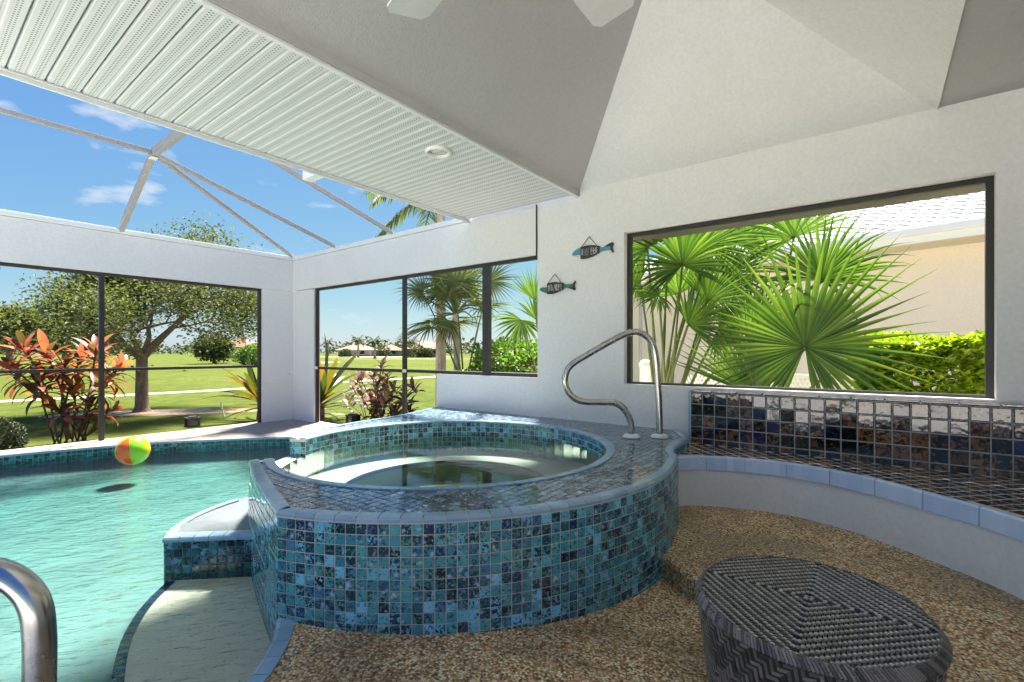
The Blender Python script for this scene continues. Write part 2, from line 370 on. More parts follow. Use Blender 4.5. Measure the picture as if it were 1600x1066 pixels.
def grassmat(name):
    m, n, out = newmat(name); p = pbsdf(n, out, Roughness=0.9); p.inputs['Specular IOR Level'].default_value = 0.03; g = geopos(n)
    a = noise(n, 0.12, 4, 0.6, g); b = noise(n, 2.2, 5, 0.7, g); d = noise(n, 60, 2, 0.6, g)
    c = ramp(n, a.outputs[0], [(0.3, lin(.054, .076, .013)), (0.7, lin(.088, .105, .021))])
    e = ramp(n, b.outputs[0], [(0.3, lin(.60, .66, .55)), (0.7, lin(1.25, 1.18, 1.3))])
    f = ramp(n, d.outputs[0], [(0.3, lin(.72, .72, .7)), (0.7, lin(1.2, 1.2, 1.2))])
    L(n, mixc(n, 1, mixc(n, 1, c.outputs[0], e.outputs[0], 'MULTIPLY'), f.outputs[0], 'MULTIPLY'), p.inputs['Base Color'])
    bump(n, p, d.outputs[0], 0.8, 0.03); return m
GRASS = grassmat('lawn_grass')
SAND = stucco('pale_sand', lin(.48, .44, .35), scale=30)
PATHM = stucco('concrete_path', lin(.40, .39, .30), scale=80)
BOUNCE_PAVING = stucco('white_bounce_paving', lin(.78, .77, .74), scale=60)  # for unseen paving, kept white to bounce sun into the lanai
MULCH = pebble('brown_mulch', [(0, lin(.20, .12, .06)), (.3, lin(.30, .19, .10)), (.6, lin(.36, .24, .13)), (.85, lin(.12, .07, .04))], 28, bs=0.8)
PEACH = stucco('peach_house_paint', lin(.84, .73, .60), scale=90, bs=0.2, dirt=0.04)
ROOFW = plain('white_roof_tile', lin(0.4950, 0.4950, 0.4875), 0.6, var=0.12, scale=5)
ROOFR = plain('terracotta_roof', lin(0.1760, 0.0700, 0.0450), 0.8)
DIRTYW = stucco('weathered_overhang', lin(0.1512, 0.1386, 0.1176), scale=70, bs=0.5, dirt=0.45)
GLASSD = plain('dark_window_glass', lin(.02, .025, .03), 0.05)
ASPH = stucco('asphalt', lin(.06, .06, .06), scale=60)

# ------------------------------------------------------------------ outline curves shared by pool, deck and spa
SC = Vector((2.8, 2.8)); RO, RI = 1.77, 1.28
ZT = .505          # spa rim
WZ = -.12          # pool water
def arc(c, r, a0, a1, n): return [Vector((c[0] + r * math.cos(R(a0 + (a1 - a0) * i / n)), c[1] + r * math.sin(R(a0 + (a1 - a0) * i / n)))) for i in range(n + 1)]
C0 = Vector((1.12, 2.24))
FRONT = arc(SC, RO, -161.6, -76, 60)
RIGHT = crom([FRONT[-1], (3.45, 1.135), (3.62, 1.225), (3.89, 1.285), (4.21, 1.292)], 6)
LEFT = crom([C0, (1.23, 2.60), (1.33, 2.91), (1.43, 3.19), SC + Vector((math.cos(R(153.5)), math.sin(R(153.5)))) * 1.43], 6)
NOTCH = arc(SC, 1.43, 153.5, 117.6, 10)
BACK = crom([NOTCH[-1], (2.5, 4.30), (2.94, 4.43), (3.67, 4.52), (4.25, 4.70), (4.64, 4.86)], 6)
NEAR = crom([(-1.5, 2.6), (-1.3, 1.95), (-.95, 1.68), (-.5, 1.60), (.1, 1.65), (.5, 1.745), (.80, 1.885), (.95, 2.01), (1.045, 2.12), C0], 6)
FAR = crom([(3.3, 4.5), (3.62, 5.1), (3.86, 5.9), (3.84, 6.5), (3.64, 6.89), (3.30, 7.25), (2.64, 7.76), (2.02, 8.12), (.85, 8.47), (-.2, 8.45), (-1.0, 8.1), (-1.45, 7.2), (-1.55, 5.0)], 6)
POOL = NEAR[:-1] + LEFT[:-1] + NOTCH + FAR          # closed outline

# ------------------------------------------------------------------ setting: ground
LZ = -.16
def structure(mb, name, mats, **kw):
    o = mb.build(name, mats, **kw); o['kind'] = 'structure'; return o
g = MB(); B = 1800; x0, x1, y0, y1 = -12, 4.78, -9, 8.86
def ring(x0, x1, y0, y1, X0, X1, Y0, Y1, z):
    a = [(X0, Y0), (X1, Y0), (X1, Y1), (X0, Y1)]; b = [(x0, y0), (x1, y0), (x1, y1), (x0, y1)]
    for i in range(4):
        j = (i + 1) % 4; g.quad([a[i] + (z,), a[j] + (z,), b[j] + (z,), b[i] + (z,)])
ring(x0, x1, y0, y1, -B, B, -B, B, LZ)
structure(g, 'lawn', GRASS)
def strip(name, pts, wid, z, mat):
    s = MB(); P = crom([Vector((p[0], p[1])) for p in pts], 8)
    for i in range(len(P) - 1):
        d0 = (P[min(i + 1, len(P) - 1)] - P[max(i - 1, 0)]).normalized(); d1 = (P[min(i + 2, len(P) - 1)] - P[i]).normalized()
        n0 = Vector((-d0.y, d0.x)) * wid / 2; n1 = Vector((-d1.y, d1.x)) * wid / 2
        s.quad([(*(P[i] - n0), z), (*(P[i + 1] - n1), z), (*(P[i + 1] + n1), z), (*(P[i] + n0), z)])
    return structure(s, name, mat)
strip('cart_path', [(-12, 21), (-4, 20.6), (2, 20.1), (4.2, 19.85), (8.9, 19.7), (13, 20.3), (19.4, 20.6), (26, 22), (36, 27)], 0.75, LZ + .004, PATHM)
strip('road', [(-60, 46), (-20, 48), (8, 49), (22, 52), (40, 64)], 3.2, LZ + .004, PATHM)
def blob(name, c, rx, ry, rot, z, mat, seed=0, n=40, wob=.12):
    rr = random.Random(seed); ph = [rr.uniform(0, 6.28) for _ in range(4)]; pts = []
    for i in range(n):
        t = 2 * math.pi * i / n; k = 1 + wob * (math.sin(2 * t + ph[0]) + .6 * math.sin(3 * t + ph[1]) + .4 * math.sin(5 * t + ph[2]))
        x = rx * k * math.cos(t); y = ry * k * math.sin(t); pts.append((c[0] + x * math.cos(rot) - y * math.sin(rot), c[1] + x * math.sin(rot) + y * math.cos(rot)))
    s = MB(); s.poly(pts, z); return structure(s, name, mat)
tb = at(222, 643, Z=LZ)
blob('mulch_bed', (3.95, 13.35), 2.0, .75, R(-38), LZ + .006, MULCH, 3)
bk = at(602, 557.6, Z=LZ); blob('sand_bunker', bk, 9, 22, R(37), LZ + .012, SAND, 5)
bk = at(640, 561, Z=LZ); blob('rough_strip', bk, 16, 3.5, R(-52), LZ + .010, MULCH, 8)
bed = MB(); bed.poly([(4.95, 4.3), (6.0, 4.4), (6.6, 6.0), (6.1, 8.1), (4.95, 8.4)], LZ + .008); structure(bed, 'planting_bed', MULCH)
bed = MB(); bed.poly([(4.95, -6), (8.6, -6), (9.6, 4.2), (4.95, 4.2)], LZ + .008); structure(bed, 'side_yard_bounce_ground', SAND)  # pale ground added here to bounce light onto the peach wall

# pool basin, deck, floor
deck = MB()
far_poly = [tuple(p) for p in FAR] + [(-1.55, 5.0), (-12, 5.0), (-12, 8.86), (4.64, 8.86), (4.64, 4.4), (3.3, 4.4)]
deck.poly(far_poly, 0.0)
deck.box((4.64, 4.88, -.3), (4.80, 8.86, -.004)); deck.box((-12, 8.78, -.3), (4.64, 8.90, -.004))
structure(deck, 'pool_deck', DECKM)
fl = MB()
fl.poly([tuple(p) for p in NEAR] + [(1.12, -6), (-12, -6), (-12, 5.0), (-1.55, 5.0)], 0.0)
def zf(p): return -.062 * (p[0] - 1.12)
fl.poly([(1.12, -6), (4.6, -6), (4.6, 2.6), (1.6, 2.6), (1.12, 2.2)], zf)
structure(fl, 'lanai_floor', FLOORM)
pt = MB(); pt.poly([(-12, 1.004), (-.7, 1.004), (-1.6, 2.6), (-1.6, 4.996), (-12, 4.996)], .004); pt.poly([(-12, -6), (-.7, -6), (-.7, 1.0), (-12, 1.0)], .004); pt.poly([(-12, 5.2), (-1.9, 5.2), (-1.6, 7.6), (-1.2, 8.6), (-12, 8.6)], .004); structure(pt, 'added_bounce_patio', BOUNCE_PAVING)  # paving added out of view as a sun reflector for the lanai
STEPE = crom([(2.86, 1.06), (2.83, 1.0), (2.68, .80), (2.55, .5), (2.48, .15), (2.44, -.25), (2.40, -.9), (2.4, -6)], 6)
st = MB(); up = [tuple(p) for p in STEPE] + [(4.62, -6), (4.62, 1.6), (2.9, 1.6)]
st.poly(up, .018); 
e = [tuple(p) for p in STEPE]
for i in range(len(e) - 1):       # rounded nose
    p, q = e[i], e[i + 1]; 
    st.quad([(p[0] - .012, p[1], -.2), (q[0] - .012, q[1], -.2), (q[0] - .012, q[1], .004), (p[0] - .012, p[1], .004)])
    st.quad([(p[0] - .012, p[1], .004), (q[0] - .012, q[1], .004), (q[0], q[1], .018), (p[0], p[1], .018)])
structure(st, 'raised_floor_step', FLOORM, weld=True)

basin = MB(); PP = [tuple(p) for p in POOL]
basin.side(PP, -.38, -.002, True, 1); basin.poly(PP, -.38)
FI = [p + Vector((-(FAR[min(i + 1, len(FAR) - 1)] - FAR[max(i - 1, 0)]).normalized().y, (FAR[min(i + 1, len(FAR) - 1)] - FAR[max(i - 1, 0)]).normalized().x)) * .55 for i, p in enumerate(FAR)]
for i in range(4, len(FAR) - 4):
    a_, b_, c_, d_ = FAR[i], FAR[i + 1], FI[i + 1], FI[i]; e_, f_ = a_.lerp(d_, .35), b_.lerp(c_, .35)
    basin.quad([(*a_, -.165), (*b_, -.165), (*f_, -.29), (*e_, -.29)]); basin.quad([(*e_, -.29), (*f_, -.29), (*c_, -.379), (*d_, -.379)])
structure(basin, 'pool_basin', [PLASTER, stucco('teal_pool_wall', lin(.20, .56, .46), scale=40, bs=.05, dirt=.15)], weld=True)
SHELF = [at(270, 870, Z=WZ).to_2d()] + crom([at(262, 890, Z=WZ).to_2d(), at(225, 925, Z=WZ).to_2d(), at(197, 965, Z=WZ).to_2d(), at(182, 1005, Z=WZ).to_2d(), at(172, 1066, Z=WZ).to_2d(), Vector((.42, 2.0)), Vector((.36, 1.72))], 5)
sh = MB(); shp = [tuple(p) for p in SHELF] + [(.6, 1.7), (1.0, 1.95), (1.3, 2.3), (1.6, 3.0), (1.7, 3.5)]
sh.prism(shp, -.5, -.20); structure(sh, 'tanning_shelf', SHELFM, weld=True)
navy = glaze('navy_edge_glaze', [(0, lin(.015, .02, .10)), (.5, lin(.03, .03, .13))], [(0, lin(.008, .008, .03))], 50)
nv = MB(); sp = resample(SHELF[1:], .05)
for i in range(len(sp) - 1):
    a, b = sp[i], sp[i + 1]; d = (b - a).normalized(); n_ = Vector((-d.y, d.x)); a2 = a.lerp(b, .05); b2 = a.lerp(b, .95)
    if n_.x < 0: n_ = -n_
    nv.prism([tuple(a2 - n_ * .004), tuple(b2 - n_ * .004), tuple(b2 + n_ * .042), tuple(a2 + n_ * .042)], -.25, -.194)
nvo = nv.build('shelf_edge_tiles', navy); tag(nvo, kind='structure')
wt = MB(); wt.prism([tuple(p) for p in POOL], -.5, WZ); structure(wt, 'pool_water', WATER, weld=True)

# ------------------------------------------------------------------ tiles
def tilemesh(name, s, d, mat, bev=.003):
    h = s / 2; k = h - bev; m = MB()
    m.raw([(-h, -h, 0), (h, -h, 0), (h, h, 0), (-h, h, 0), (-h, -h, d - bev * .6), (h, -h, d - bev * .6), (h, h, d - bev * .6), (-h, h, d - bev * .6), (-k, -k, d), (k, -k, d), (k, k, d), (-k, k, d)],
          [(0, 1, 5, 4), (1, 2, 6, 5), (2, 3, 7, 6), (3, 0, 4, 7), (4, 5, 9, 8), (5, 6, 10, 9), (6, 7, 11, 10), (7, 4, 8, 11), (8, 9, 10, 11)])
    return m.mesh(name, mat), m
def frame(o, u, n):
    """matrix with local x along u and local z along n"""
    u = Vector(u).normalized(); n = Vector(n).normalized(); v = n.cross(u)
    M = Matrix((u, v, n)).transposed().to_4x4(); M.translation = Vector(o); return M
def layout(parent, name, mats_, size, depth, Ms, limit=300, stuffname=None):
    """the tiles nearest the camera as parts, the rest as one part of kind stuff"""
    me, mb = tilemesh(name, size, depth, mats_)
    Ms = sorted(Ms, key=lambda M: (M.translation - CAM).length)
    rr = random.Random(len(Ms))
    jit = lambda M: M @ Euler((rr.uniform(-.012, .012), rr.uniform(-.012, .012), rr.uniform(-.01, .01))).to_matrix().to_4x4() @ Matrix.Translation((0, 0, rr.uniform(-.0008, .0008)))
    for M in Ms[:limit]: inst(name, me, parent, jit(M))
    if len(Ms) > limit:
        b = MB()
        for M in Ms[limit:]: b.raw(mb.v, mb.f, 0, jit(M))
        o = b.build(stuffname or (name + '_field'), mats_, parent); o['kind'] = 'stuff'
def pathtiles(path, pitch, ztop, rows, side, zmin=-9):
    P = resample(path, pitch); Ms = []
    for i in range(len(P) - 1):
        a, b = P[i], P[i + 1]; d = (b - a).normalized(); n_ = Vector((d.y, -d.x, 0)) * side; c = (a + b) / 2
        for k in range(rows):
            z = ztop - (k + .5) * pitch
            Ms.append(frame((c.x, c.y, z), (d.x, d.y, 0), n_))
    return Ms
def coping(parent, name, mat, path, pitch, wid, ztop, thick, side, out=.006, gap=.004, drop=0.0):
    """bullnose edge pieces along a path; side=+1 puts the nose on the right of the walking direction"""
    P = resample(path, pitch)
    nr = []
    for i in range(len(P)):
        d = (P[min(i + 1, len(P) - 1)] - P[max(i - 1, 0)]).normalized(); nr.append(Vector((d.y, -d.x)) * side)
    prof = [(-wid, 0), (-wid, thick), (out - thick * .7, thick), (out - thick * .25, thick * .82), (out, thick * .45), (out, 0)]
    for i in range(len(P) - 1):
        m = MB(); g0 = gap / (P[i + 1] - P[i]).length / 2
        ends = []
        for t in (g0, 1 - g0):
            p = P[i].lerp(P[i + 1], t); nn = nr[i].lerp(nr[i + 1], t)
            ends.append([(p.x + nn.x * o_, p.y + nn.y * o_, ztop - thick + h_) for o_, h_ in prof])
        m.raw(ends[0] + ends[1], [(j, (j + 1) % 6, 6 + (j + 1) % 6, 6 + j) for j in range(6)] + [(5, 4, 3, 2, 1, 0), (6, 7, 8, 9, 10, 11)])
        c = Vector(ends[0][0]); o = m.build(name, mat, parent)
def inside(p, poly):
    c = False; j = len(poly) - 1
    for i in range(len(poly)):
        a, b = poly[i], poly[j]
        if (a[1] > p[1]) != (b[1] > p[1]) and p[0] < (b[0] - a[0]) * (p[1] - a[1]) / (b[1] - a[1]) + a[0]: c = not c
        j = i
    return c
def pdist(p, poly, closed=True):
    p = Vector(p); best = 9
    for i in range(len(poly) if closed else len(poly) - 1):
        a = Vector(poly[i]); b = Vector(poly[(i + 1) % len(poly)]); ab = b - a
        t = max(0, min(1, (p - a).dot(ab) / max(ab.length_squared, 1e-12))); best = min(best, (p - a - ab * t).length)
    return best

# ------------------------------------------------------------------ spa
spa = thing('spa', 'round raised spa faced with blue mottled tiles beside the pool', 'spa', (2.8, 2.8, 0))
aI0, aI1 = 153.5, 117.6 
outer = [tuple(p) for p in LEFT[::-1]][:-1] + [tuple(p) for p in FRONT] + [tuple(p) for p in RIGHT[1:]] + [(4.42, 1.40), (4.64, 1.52)] + [tuple(p) for p in BACK[::-1]]
inner = [tuple(p) for p in arc(SC, RI, 117.6, 117.6 - (360 - (153.5 - 117.6)), 90)]   # clockwise from right notch lip round to the left lip
# closed C shape: left lip outer -> left -> front -> right -> back -> right lip outer -> right lip inner -> round -> left lip inner
body = [tuple(p) for p in LEFT[::-1]] + [tuple(p) for p in FRONT[1:]] + [tuple(p) for p in RIGHT[1:]] + [(4.42, 1.40), (4.638, 1.52)] + [(min(p[0], 4.638), p[1]) for p in BACK[::-1]] + inner
sb = MB(); sb.prism(body, -.4, ZT - .006)
notch = [tuple(p) for p in NOTCH] + [tuple(p) for p in arc(SC, RI, 117.6, 153.5, 10)]
sb.prism(notch, -.4, .345)
sb.build('shell', GROUT, spa, weld=True)
si = MB(); 
prof = [(RI + .03, .30), (RI - .002, .30), (RI - .002, .17), (.84, .17), (.82, .15), (.82, -.02), (0, -.02)]
si.lathe(prof, (2.8, 2.8, 0), 64); si.build('interior', stucco('spa_plaster', lin(.31, .33, .285), scale=40, bs=.1, dirt=.15), spa, smooth=False)
nb = MB(); nb.lathe([(.79, .172), (.79, .176), (.845, .176), (.845, .172)], (2.8, 2.8, 0), 64); nb.build('step_edge_band', navy, spa)
PT = .0505
Ms = pathtiles(FRONT, PT, ZT - .028, 13, 1)
Ms = [M for M in Ms if M.translation.z > zf(M.translation) - .05]
layout(spa, 'wall_tile', GL_BLUE, .0455, .005, Ms, 300, 'wall_tile_field')
Ms = pathtiles(LEFT[::-1], PT, ZT - .028, 14, 1) + pathtiles(RIGHT, PT, ZT - .028, 10, 1) + pathtiles(NOTCH[::-1], PT, .34, 11, 1)
layout(spa, 'side_tile', GL_BLUE, .0455, .005, Ms, 250, 'side_tile_field')
IN = [SC + (Vector(p) - SC) for p in arc(SC, RI, 117.6, 117.6 - 324.1, 100)]
Ms = pathtiles(IN, .0520, ZT - .012, 6, 1)
Ms = [M for M in Ms if (M.to_3x3() @ Vector((0, 0, 1))).dot((CAM - M.translation)) > 0 or 1]
far_first = sorted(Ms, key=lambda M: -(M.translation.x + M.translation.y))
layout(spa, 'inner_tile', GL_BLUE, .0465, .004, Ms, 0, 'inner_tile_field') if False else None
me_in, mb_in = tilemesh('inner_tile', .0465, .004, GL_BLUE)
vis = [M for M in Ms if (M.translation.x + M.translation.y) > 5.4 and M.translation.z > .30]
vis.sort(key=lambda M: (M.translation - CAM).length); visset = set(id(M) for M in vis[:300])
for M in vis[:300]: inst('inner_tile', me_in, spa, M)
b = MB()
for M in Ms:
    if id(M) not in visset: b.raw(mb_in.v, mb_in.f, 0, M)
b.build('inner_tile_field', GL_BLUE, spa)['kind'] = 'stuff'
# notch cheeks
ch = []
for ang, sgn in ((117.6, 1), (153.5, -1)):
    d = Vector((math.cos(R(ang)), math.sin(R(ang)), 0)); n_ = Vector((-d.y, d.x, 0)) * sgn
    for k in range(3):
        for j in range(3): ch.append(frame((2.8 + d.x * (RI + .026 + k * .05), 2.8 + d.y * (RI + .026 + k * .05), ZT - .03 - (j + .5) * .05), d, n_))
layout(spa, 'cheek_tile', GL_BLUE, .0455, .003, ch, 40)
# top tiles, square grid cut by the two coping rings
Ms = []; bpoly = body
nx = int(4 / PT)
for i in range(-nx, nx):
    for j in range(-nx, nx):
        p = Vector((2.8 + (i + .5) * PT, 2.8 + (j + .5) * PT)) 
        if p.x > 4.62 or not inside(p, bpoly): continue
        if pdist(p, bpoly) < .034: continue
        Ms.append(frame((p.x, p.y, ZT - .006), (1, 0, 0), (0, 0, 1)))
layout(spa, 'top_tile', GL_TOP, .0462, .004, Ms, 300, 'top_tile_field')
coping(spa, 'coping_tile', COPM, FRONT, .102, .058, ZT + .004, .026, 1)
coping(spa, 'coping_tile', COPM, LEFT, .085, .058, ZT + .004, .026, -1)
coping(spa, 'coping_tile', COPM, RIGHT + [Vector((4.42, 1.40)), Vector((4.63, 1.52))], .102, .058, ZT + .004, .026, 1)
coping(spa, 'coping_tile', COPM, BACK, .102, .058, ZT + .004, .026, -1)
coping(spa, 'inner_coping_tile', COPM, IN, .104, .062, ZT + .005, .022, 1, out=.006)
coping(spa, 'spillway_tile', COPM, NOTCH[::-1], .102, .07, .352, .016, 1)
sw = MB(); sw.prism([tuple(p) for p in arc(SC, RI - .006, 0, 360, 64)[:-1]], -.6, .36); structure(sw, 'spa_water', SPAWATER, weld=True)

# pool waterline tiles and coping
pe = thing('pool_edge', 'pale blue coping and teal waterline tiles round the pool', 'pool edge', (0, 1.65, 0))
far_tiles = pathtiles(FAR[6:], .0515, -.022, 3, -1)
me_w, mb_w = tilemesh('waterline_tile', .046, .005, GL_POOL); b = MB(); rr = random.Random(2)
for M in far_tiles + pathtiles(NEAR, .0515, -.022, 4, 1): b.raw(mb_w.v, mb_w.f, 0, M)
b.build('waterline_tile_band', GL_POOL, pe)['kind'] = 'stuff'
coping(pe, 'coping_tile', COPM, NEAR[-46:], .105, .075, .008, .03, -1)
coping(pe, 'far_coping_tile', COPM, FAR[8:-12], .15, .05, .006, .028, 1)

# spill ledge in the pool
led = thing('spill_ledge', 'low wet tiled ledge standing in the pool against the spa', 'ledge', (1.3, 3.5, WZ))
LF0, LF1 = Vector((1.075, 3.60)), Vector((1.445, 3.215))
lp = [tuple(LF1), tuple(LF0)] + [tuple(p) for p in crom([LF0, (1.16, 3.76), (1.32, 3.92), (1.55, 4.05), (1.80, 4.12)], 5)][1:] + [(1.75, 3.75), (1.5, 3.4)]
m = MB(); m.prism(lp, -.9, .062); m.build('core', stucco('wet_grey_stone', lin(.15, .17, .185), rough=.18, scale=26, bs=.6, dirt=.35), led)
Ms = pathtiles([LF1, LF0], .0525, .050, 8, -1) + pathtiles([Vector(lp[i]) for i in range(1, 8)], .0525, .05, 8, -1)
layout(led, 'ledge_tile', GL_POOL, .047, .005, Ms, 120)
coping(led, 'coping_tile', COPM, [LF0, LF1], .094, .07, .078, .034, 1, out=.012)
coping(led, 'coping_tile', COPM, [Vector(lp[i]) for i in range(1, 20)], .1, .05, .076, .034, -1, out=.012)

# ------------------------------------------------------------------ lanai wall, bench
XW = 4.64
wl = thing('lanai_wall', 'white stucco wall with the wide opening above the tiled bench', 'wall', (XW, 0, 0))
m = MB(); TH = .2
WY0, WY1, WZ0, WZ1 = -.655, 2.08, .925, 2.495
m.box((XW, -2.0, -.3), (XW + TH, 3.164, WZ0)); m.box((XW, WY1, WZ0), (XW + TH, 3.164, 3.03)); m.box((XW, -2.0, WZ0), (XW + TH, WY0, 3.03)); m.box((XW, WY0, WZ1), (XW + TH, WY1, 3.03))
m.build('wall_face', WALL, wl, weld=False)
lw = MB(); lw.box((XW, 3.164, -.3), (XW + TH, 4.86, .955)); lw.build('low_wall', WALL, wl)
fr = MB(); fx0, fx1, ft = XW + .075, XW + .125, .042
fr.box((fx0, WY0, WZ0 + .002), (fx1, WY0 + ft, WZ1 - .002)); fr.box((fx0, WY1 - ft, WZ0 + .002), (fx1, WY1, WZ1 - .002))
fr.box((fx0, WY0 + ft, WZ1 - ft), (fx1, WY1 - ft, WZ1 - .002)); fr.box((fx0, WY0 + ft, WZ0 + .002), (fx1, WY1 - ft, WZ0 + .022))
fr.build('opening_frame', BRONZE, wl)
# overhang outside
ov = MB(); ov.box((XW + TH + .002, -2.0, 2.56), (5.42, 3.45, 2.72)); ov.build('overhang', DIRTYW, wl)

bench = thing('tiled_bench', 'curved built-in bench with brown glazed tiles and a sky blue edge', 'bench', (4.0, .4, 0))
BF = crom([(3.80, 1.285), (3.90, 1.24), (4.005, 1.06), (4.095, .82), (4.125, .54), (4.06, .25), (3.925, -.02), (3.73, -.265), (3.54, -.49), (3.2, -.74), (2.8, -.92), (2.3, -1.02)], 6)
ZS = .418
bp = [tuple(p) for p in BF] + [(2.3, -2.2), (4.56, -2.2), (4.56, 1.36)]
m = MB(); m.prism(bp, ZS - .11, ZS - .003); m.build('seat_slab', GROUT, bench)
fb = [tuple(p + (Vector((4.6, .2)) - p).normalized() * .022) for p in BF]
m = MB(); m.prism(fb + [(2.3, -2.2), (4.56, -2.2), (4.56, 1.36)], -.05, ZS - .11); 
plast = stucco('patched_white_plaster', lin(.76, .75, .73), scale=25, bs=0.35, dirt=0.10)
_n = plast.node_tree; _p = [x for x in _n.nodes if x.type == 'BSDF_PRINCIPLED'][0]; _src = _p.inputs['Base Color'].links[0].from_socket
_a = noise(_n, 9, 5, .7, geopos(_n), dist=1.5); _k = ramp(_n, _a.outputs[0], [(.66, lin(0, 0, 0)), (.72, lin(1, 1, 1))])
_b = noise(_n, 2.4, 3, .6, geopos(_n)); _k2 = ramp(_n, _b.outputs[0], [(.5, lin(0, 0, 0)), (.62, lin(1, 1, 1))])
L(_n, mixc(_n, math_(_n, 'MULTIPLY', _k.outputs[0], _k2.outputs[0]), _src, lin(.25, .24, .23)), _p.inputs['Base Color']); m.build('front_face', plast, bench)
BX = 4.535   # face of the backrest
m = MB(); m.box((BX, -2.2, ZS - .02), (XW - .002, 1.378, .885)); m.build('backrest_core', GROUTG, bench)
Ms = []; TP = .1045
for i in range(32):
    for k in range(5):
        y = 1.372 - (i + .5) * TP; z = .882 - (k + .5) * TP
        if y < -2.1: continue
        Ms.append(frame((BX, y, z), (0, -1, 0), (-1, 0, 0)))
me_b, mb_b = tilemesh('back_tile', .095, .009, GL_BROWN, .004)
rr = random.Random(5)
for M in Ms: inst('back_tile', me_b, bench, M @ Euler((rr.uniform(-.016, .016), rr.uniform(-.016, .016), 0)).to_matrix().to_4x4())
Ms = [frame((4.588, 1.378, .882 - (k + .5) * TP), (1, 0, 0), (0, 1, 0)) for k in range(4)]
for M in Ms: inst('end_tile', me_b, bench, M)
m = MB(); m.box((BX - .012, 1.366, ZS), (BX + .006, 1.392, .889)); m.build('corner_trim', COPM, bench)
# ledge tiles on top of the backrest
cap_mat = glaze('taupe_cap_glaze', [(0, lin(.30, .25, .23)), (.5, lin(.40, .34, .31))], [(0, lin(.16, .13, .12)), (.5, lin(.12, .11, .13))], 20, None, .08)
for i in range(17):
    y1_ = 1.385 - i * .205; mm = MB(); mm.box((BX - .014, y1_ - .200, .889), (XW + .07, y1_, .905 + .0)); mm.build('cap_tile', cap_mat, bench, bevel=.004)
# seat tiles
Ms = []
rot = R(0)
for i in range(-40, 40):
    for j in range(-40, 40):
        p = Vector((4.0 + (i + j) * .0601, .3 + (i - j) * .0601))
        if p.x > BX - .045 or p.y < -2.1: continue
        if not inside(p, bp) or pdist(p, [tuple(q) for q in BF], False) < .03: continue
        Ms.append(frame((p.x, p.y, ZS - .0035), (1, 1, 0), (0, 0, 1)))
layout(bench, 'seat_tile', GL_BROWN, .0745, .0022, Ms, 300)
# blue edge tiles
P = resample(BF, .285)
for i in range(len(P) - 1):
    seg = [P[i].lerp(P[i + 1], t) for t in (.016, .984)]
    d = (seg[1] - seg[0]).normalized(); n_ = Vector((d.y, -d.x))
    if n_.dot(Vector((3.0, .4)) - seg[0]) < 0: n_ = -n_
    sub = []
    # follow the curve between the two ends
    idx = [q for q in BF if (q - P[i]).length + (q - P[i + 1]).length < (P[i + 1] - P[i]).length * 1.02]
    pts = [seg[0]] + [q for q in sorted(idx, key=lambda q: (q - seg[0]).dot(d)) if .03 < (q - seg[0]).dot(d) < (seg[1] - seg[0]).length - .03] + [seg[1]]
    mm = MB()
    for a, b_ in zip(pts[:-1], pts[1:]):
        o1, o2 = a + n_ * .012, b_ + n_ * .012; i1, i2 = a - n_ * .02, b_ - n_ * .02
        za, zb = ZS - .105, ZS + .004
        mm.raw([(*i1, za), (*o1, za), (*o1, zb - .012), (*(a + n_ * .004), zb), (*i1, zb), (*i2, za), (*o2, za), (*o2, zb - .012), (*(b_ + n_ * .004), zb), (*i2, zb)],
               [(0, 1, 6, 5), (1, 2, 7, 6), (2, 3, 8, 7), (3, 4, 9, 8), (4, 0, 5, 9)] + ([(4, 3, 2, 1, 0)] if a is pts[0] else []) + ([(5, 6, 7, 8, 9)] if b_ is pts[-1] else []))
    mm.build('edge_tile', BENCHB, bench)

# ------------------------------------------------------------------ screen walls
sr = thing('side_screen_wall', 'screen wall with dark bars and white beam beside the fan palm', 'screen wall', (XW, 6, 0))
BZ0, BZ1 = 2.40, 3.04
m = MB(); m.box((XW - .012, 3.18, BZ0), (XW + .11, 8.72, BZ1 - .075)); m.build('beam', WALLS, sr, bevel=.004)
m = MB(); m.box((XW - .0115, 3.181, BZ1 - .074), (XW + .11, 4.238, 2.974)); m.box((XW + .03, 3.181, 2.9745), (XW + .11, 4.23, 3.16)); m.build('beam_return', WALLS, sr)
m = MB(); m.box((XW - .03, 4.24, BZ1 - .070), (XW + .12, 8.71, BZ1)); m.build('gutter_cap', ALU, sr, bevel=.006)
m = MB(); m.box((XW - .016, 3.166, BZ0 - .03), (XW - .002, 3.178, 2.985)); m.build('joint_bead', BLACKP, sr)
bx0, bx1 = XW + .03, XW + .08
def barpart(parent, name, a, b): 
    q = MB(); q.box(a, b); return q.build(name, BRONZE, parent, bevel=.003)
barpart(sr, 'head_rail', (bx0, 3.166, BZ0 - .045), (bx1, 8.0, BZ0 - .002))
barpart(sr, 'post', (bx0, 5.565, 0), (bx1, 5.625, BZ0 - .046)); barpart(sr, 'post', (bx0, 7.955, 0), (bx1, 8.0, BZ0 - .046))
barpart(sr, 'post', (bx0 - .02, 3.93, .985), (bx1, 4.03, BZ0 - .046))
barpart(sr, 'chair_rail', (bx0, 5.626, .955), (bx1, 7.954, 1.0)); barpart(sr, 'chair_rail', (bx0, 3.166, .957), (bx1 + .05, 5.564, 1.0))
for y in (5.545, 7.94):
    q = MB(); q.box((bx0 - .012, y - .02, .955), (bx0 - .001, y + .06, 1.002)); q.build('bracket', ALU, sr)
sl_ = thing('back_screen_wall', 'screen wall with dark bars and white beam facing the oak tree', 'screen wall', (0, 8.71, 0))
YB = 8.71
m = MB(); m.box((-8, YB - .012, BZ0 - .01), (XW - .013, YB + .11, BZ1 - .075)); m.build('beam', WALLS, sl_, bevel=.004)
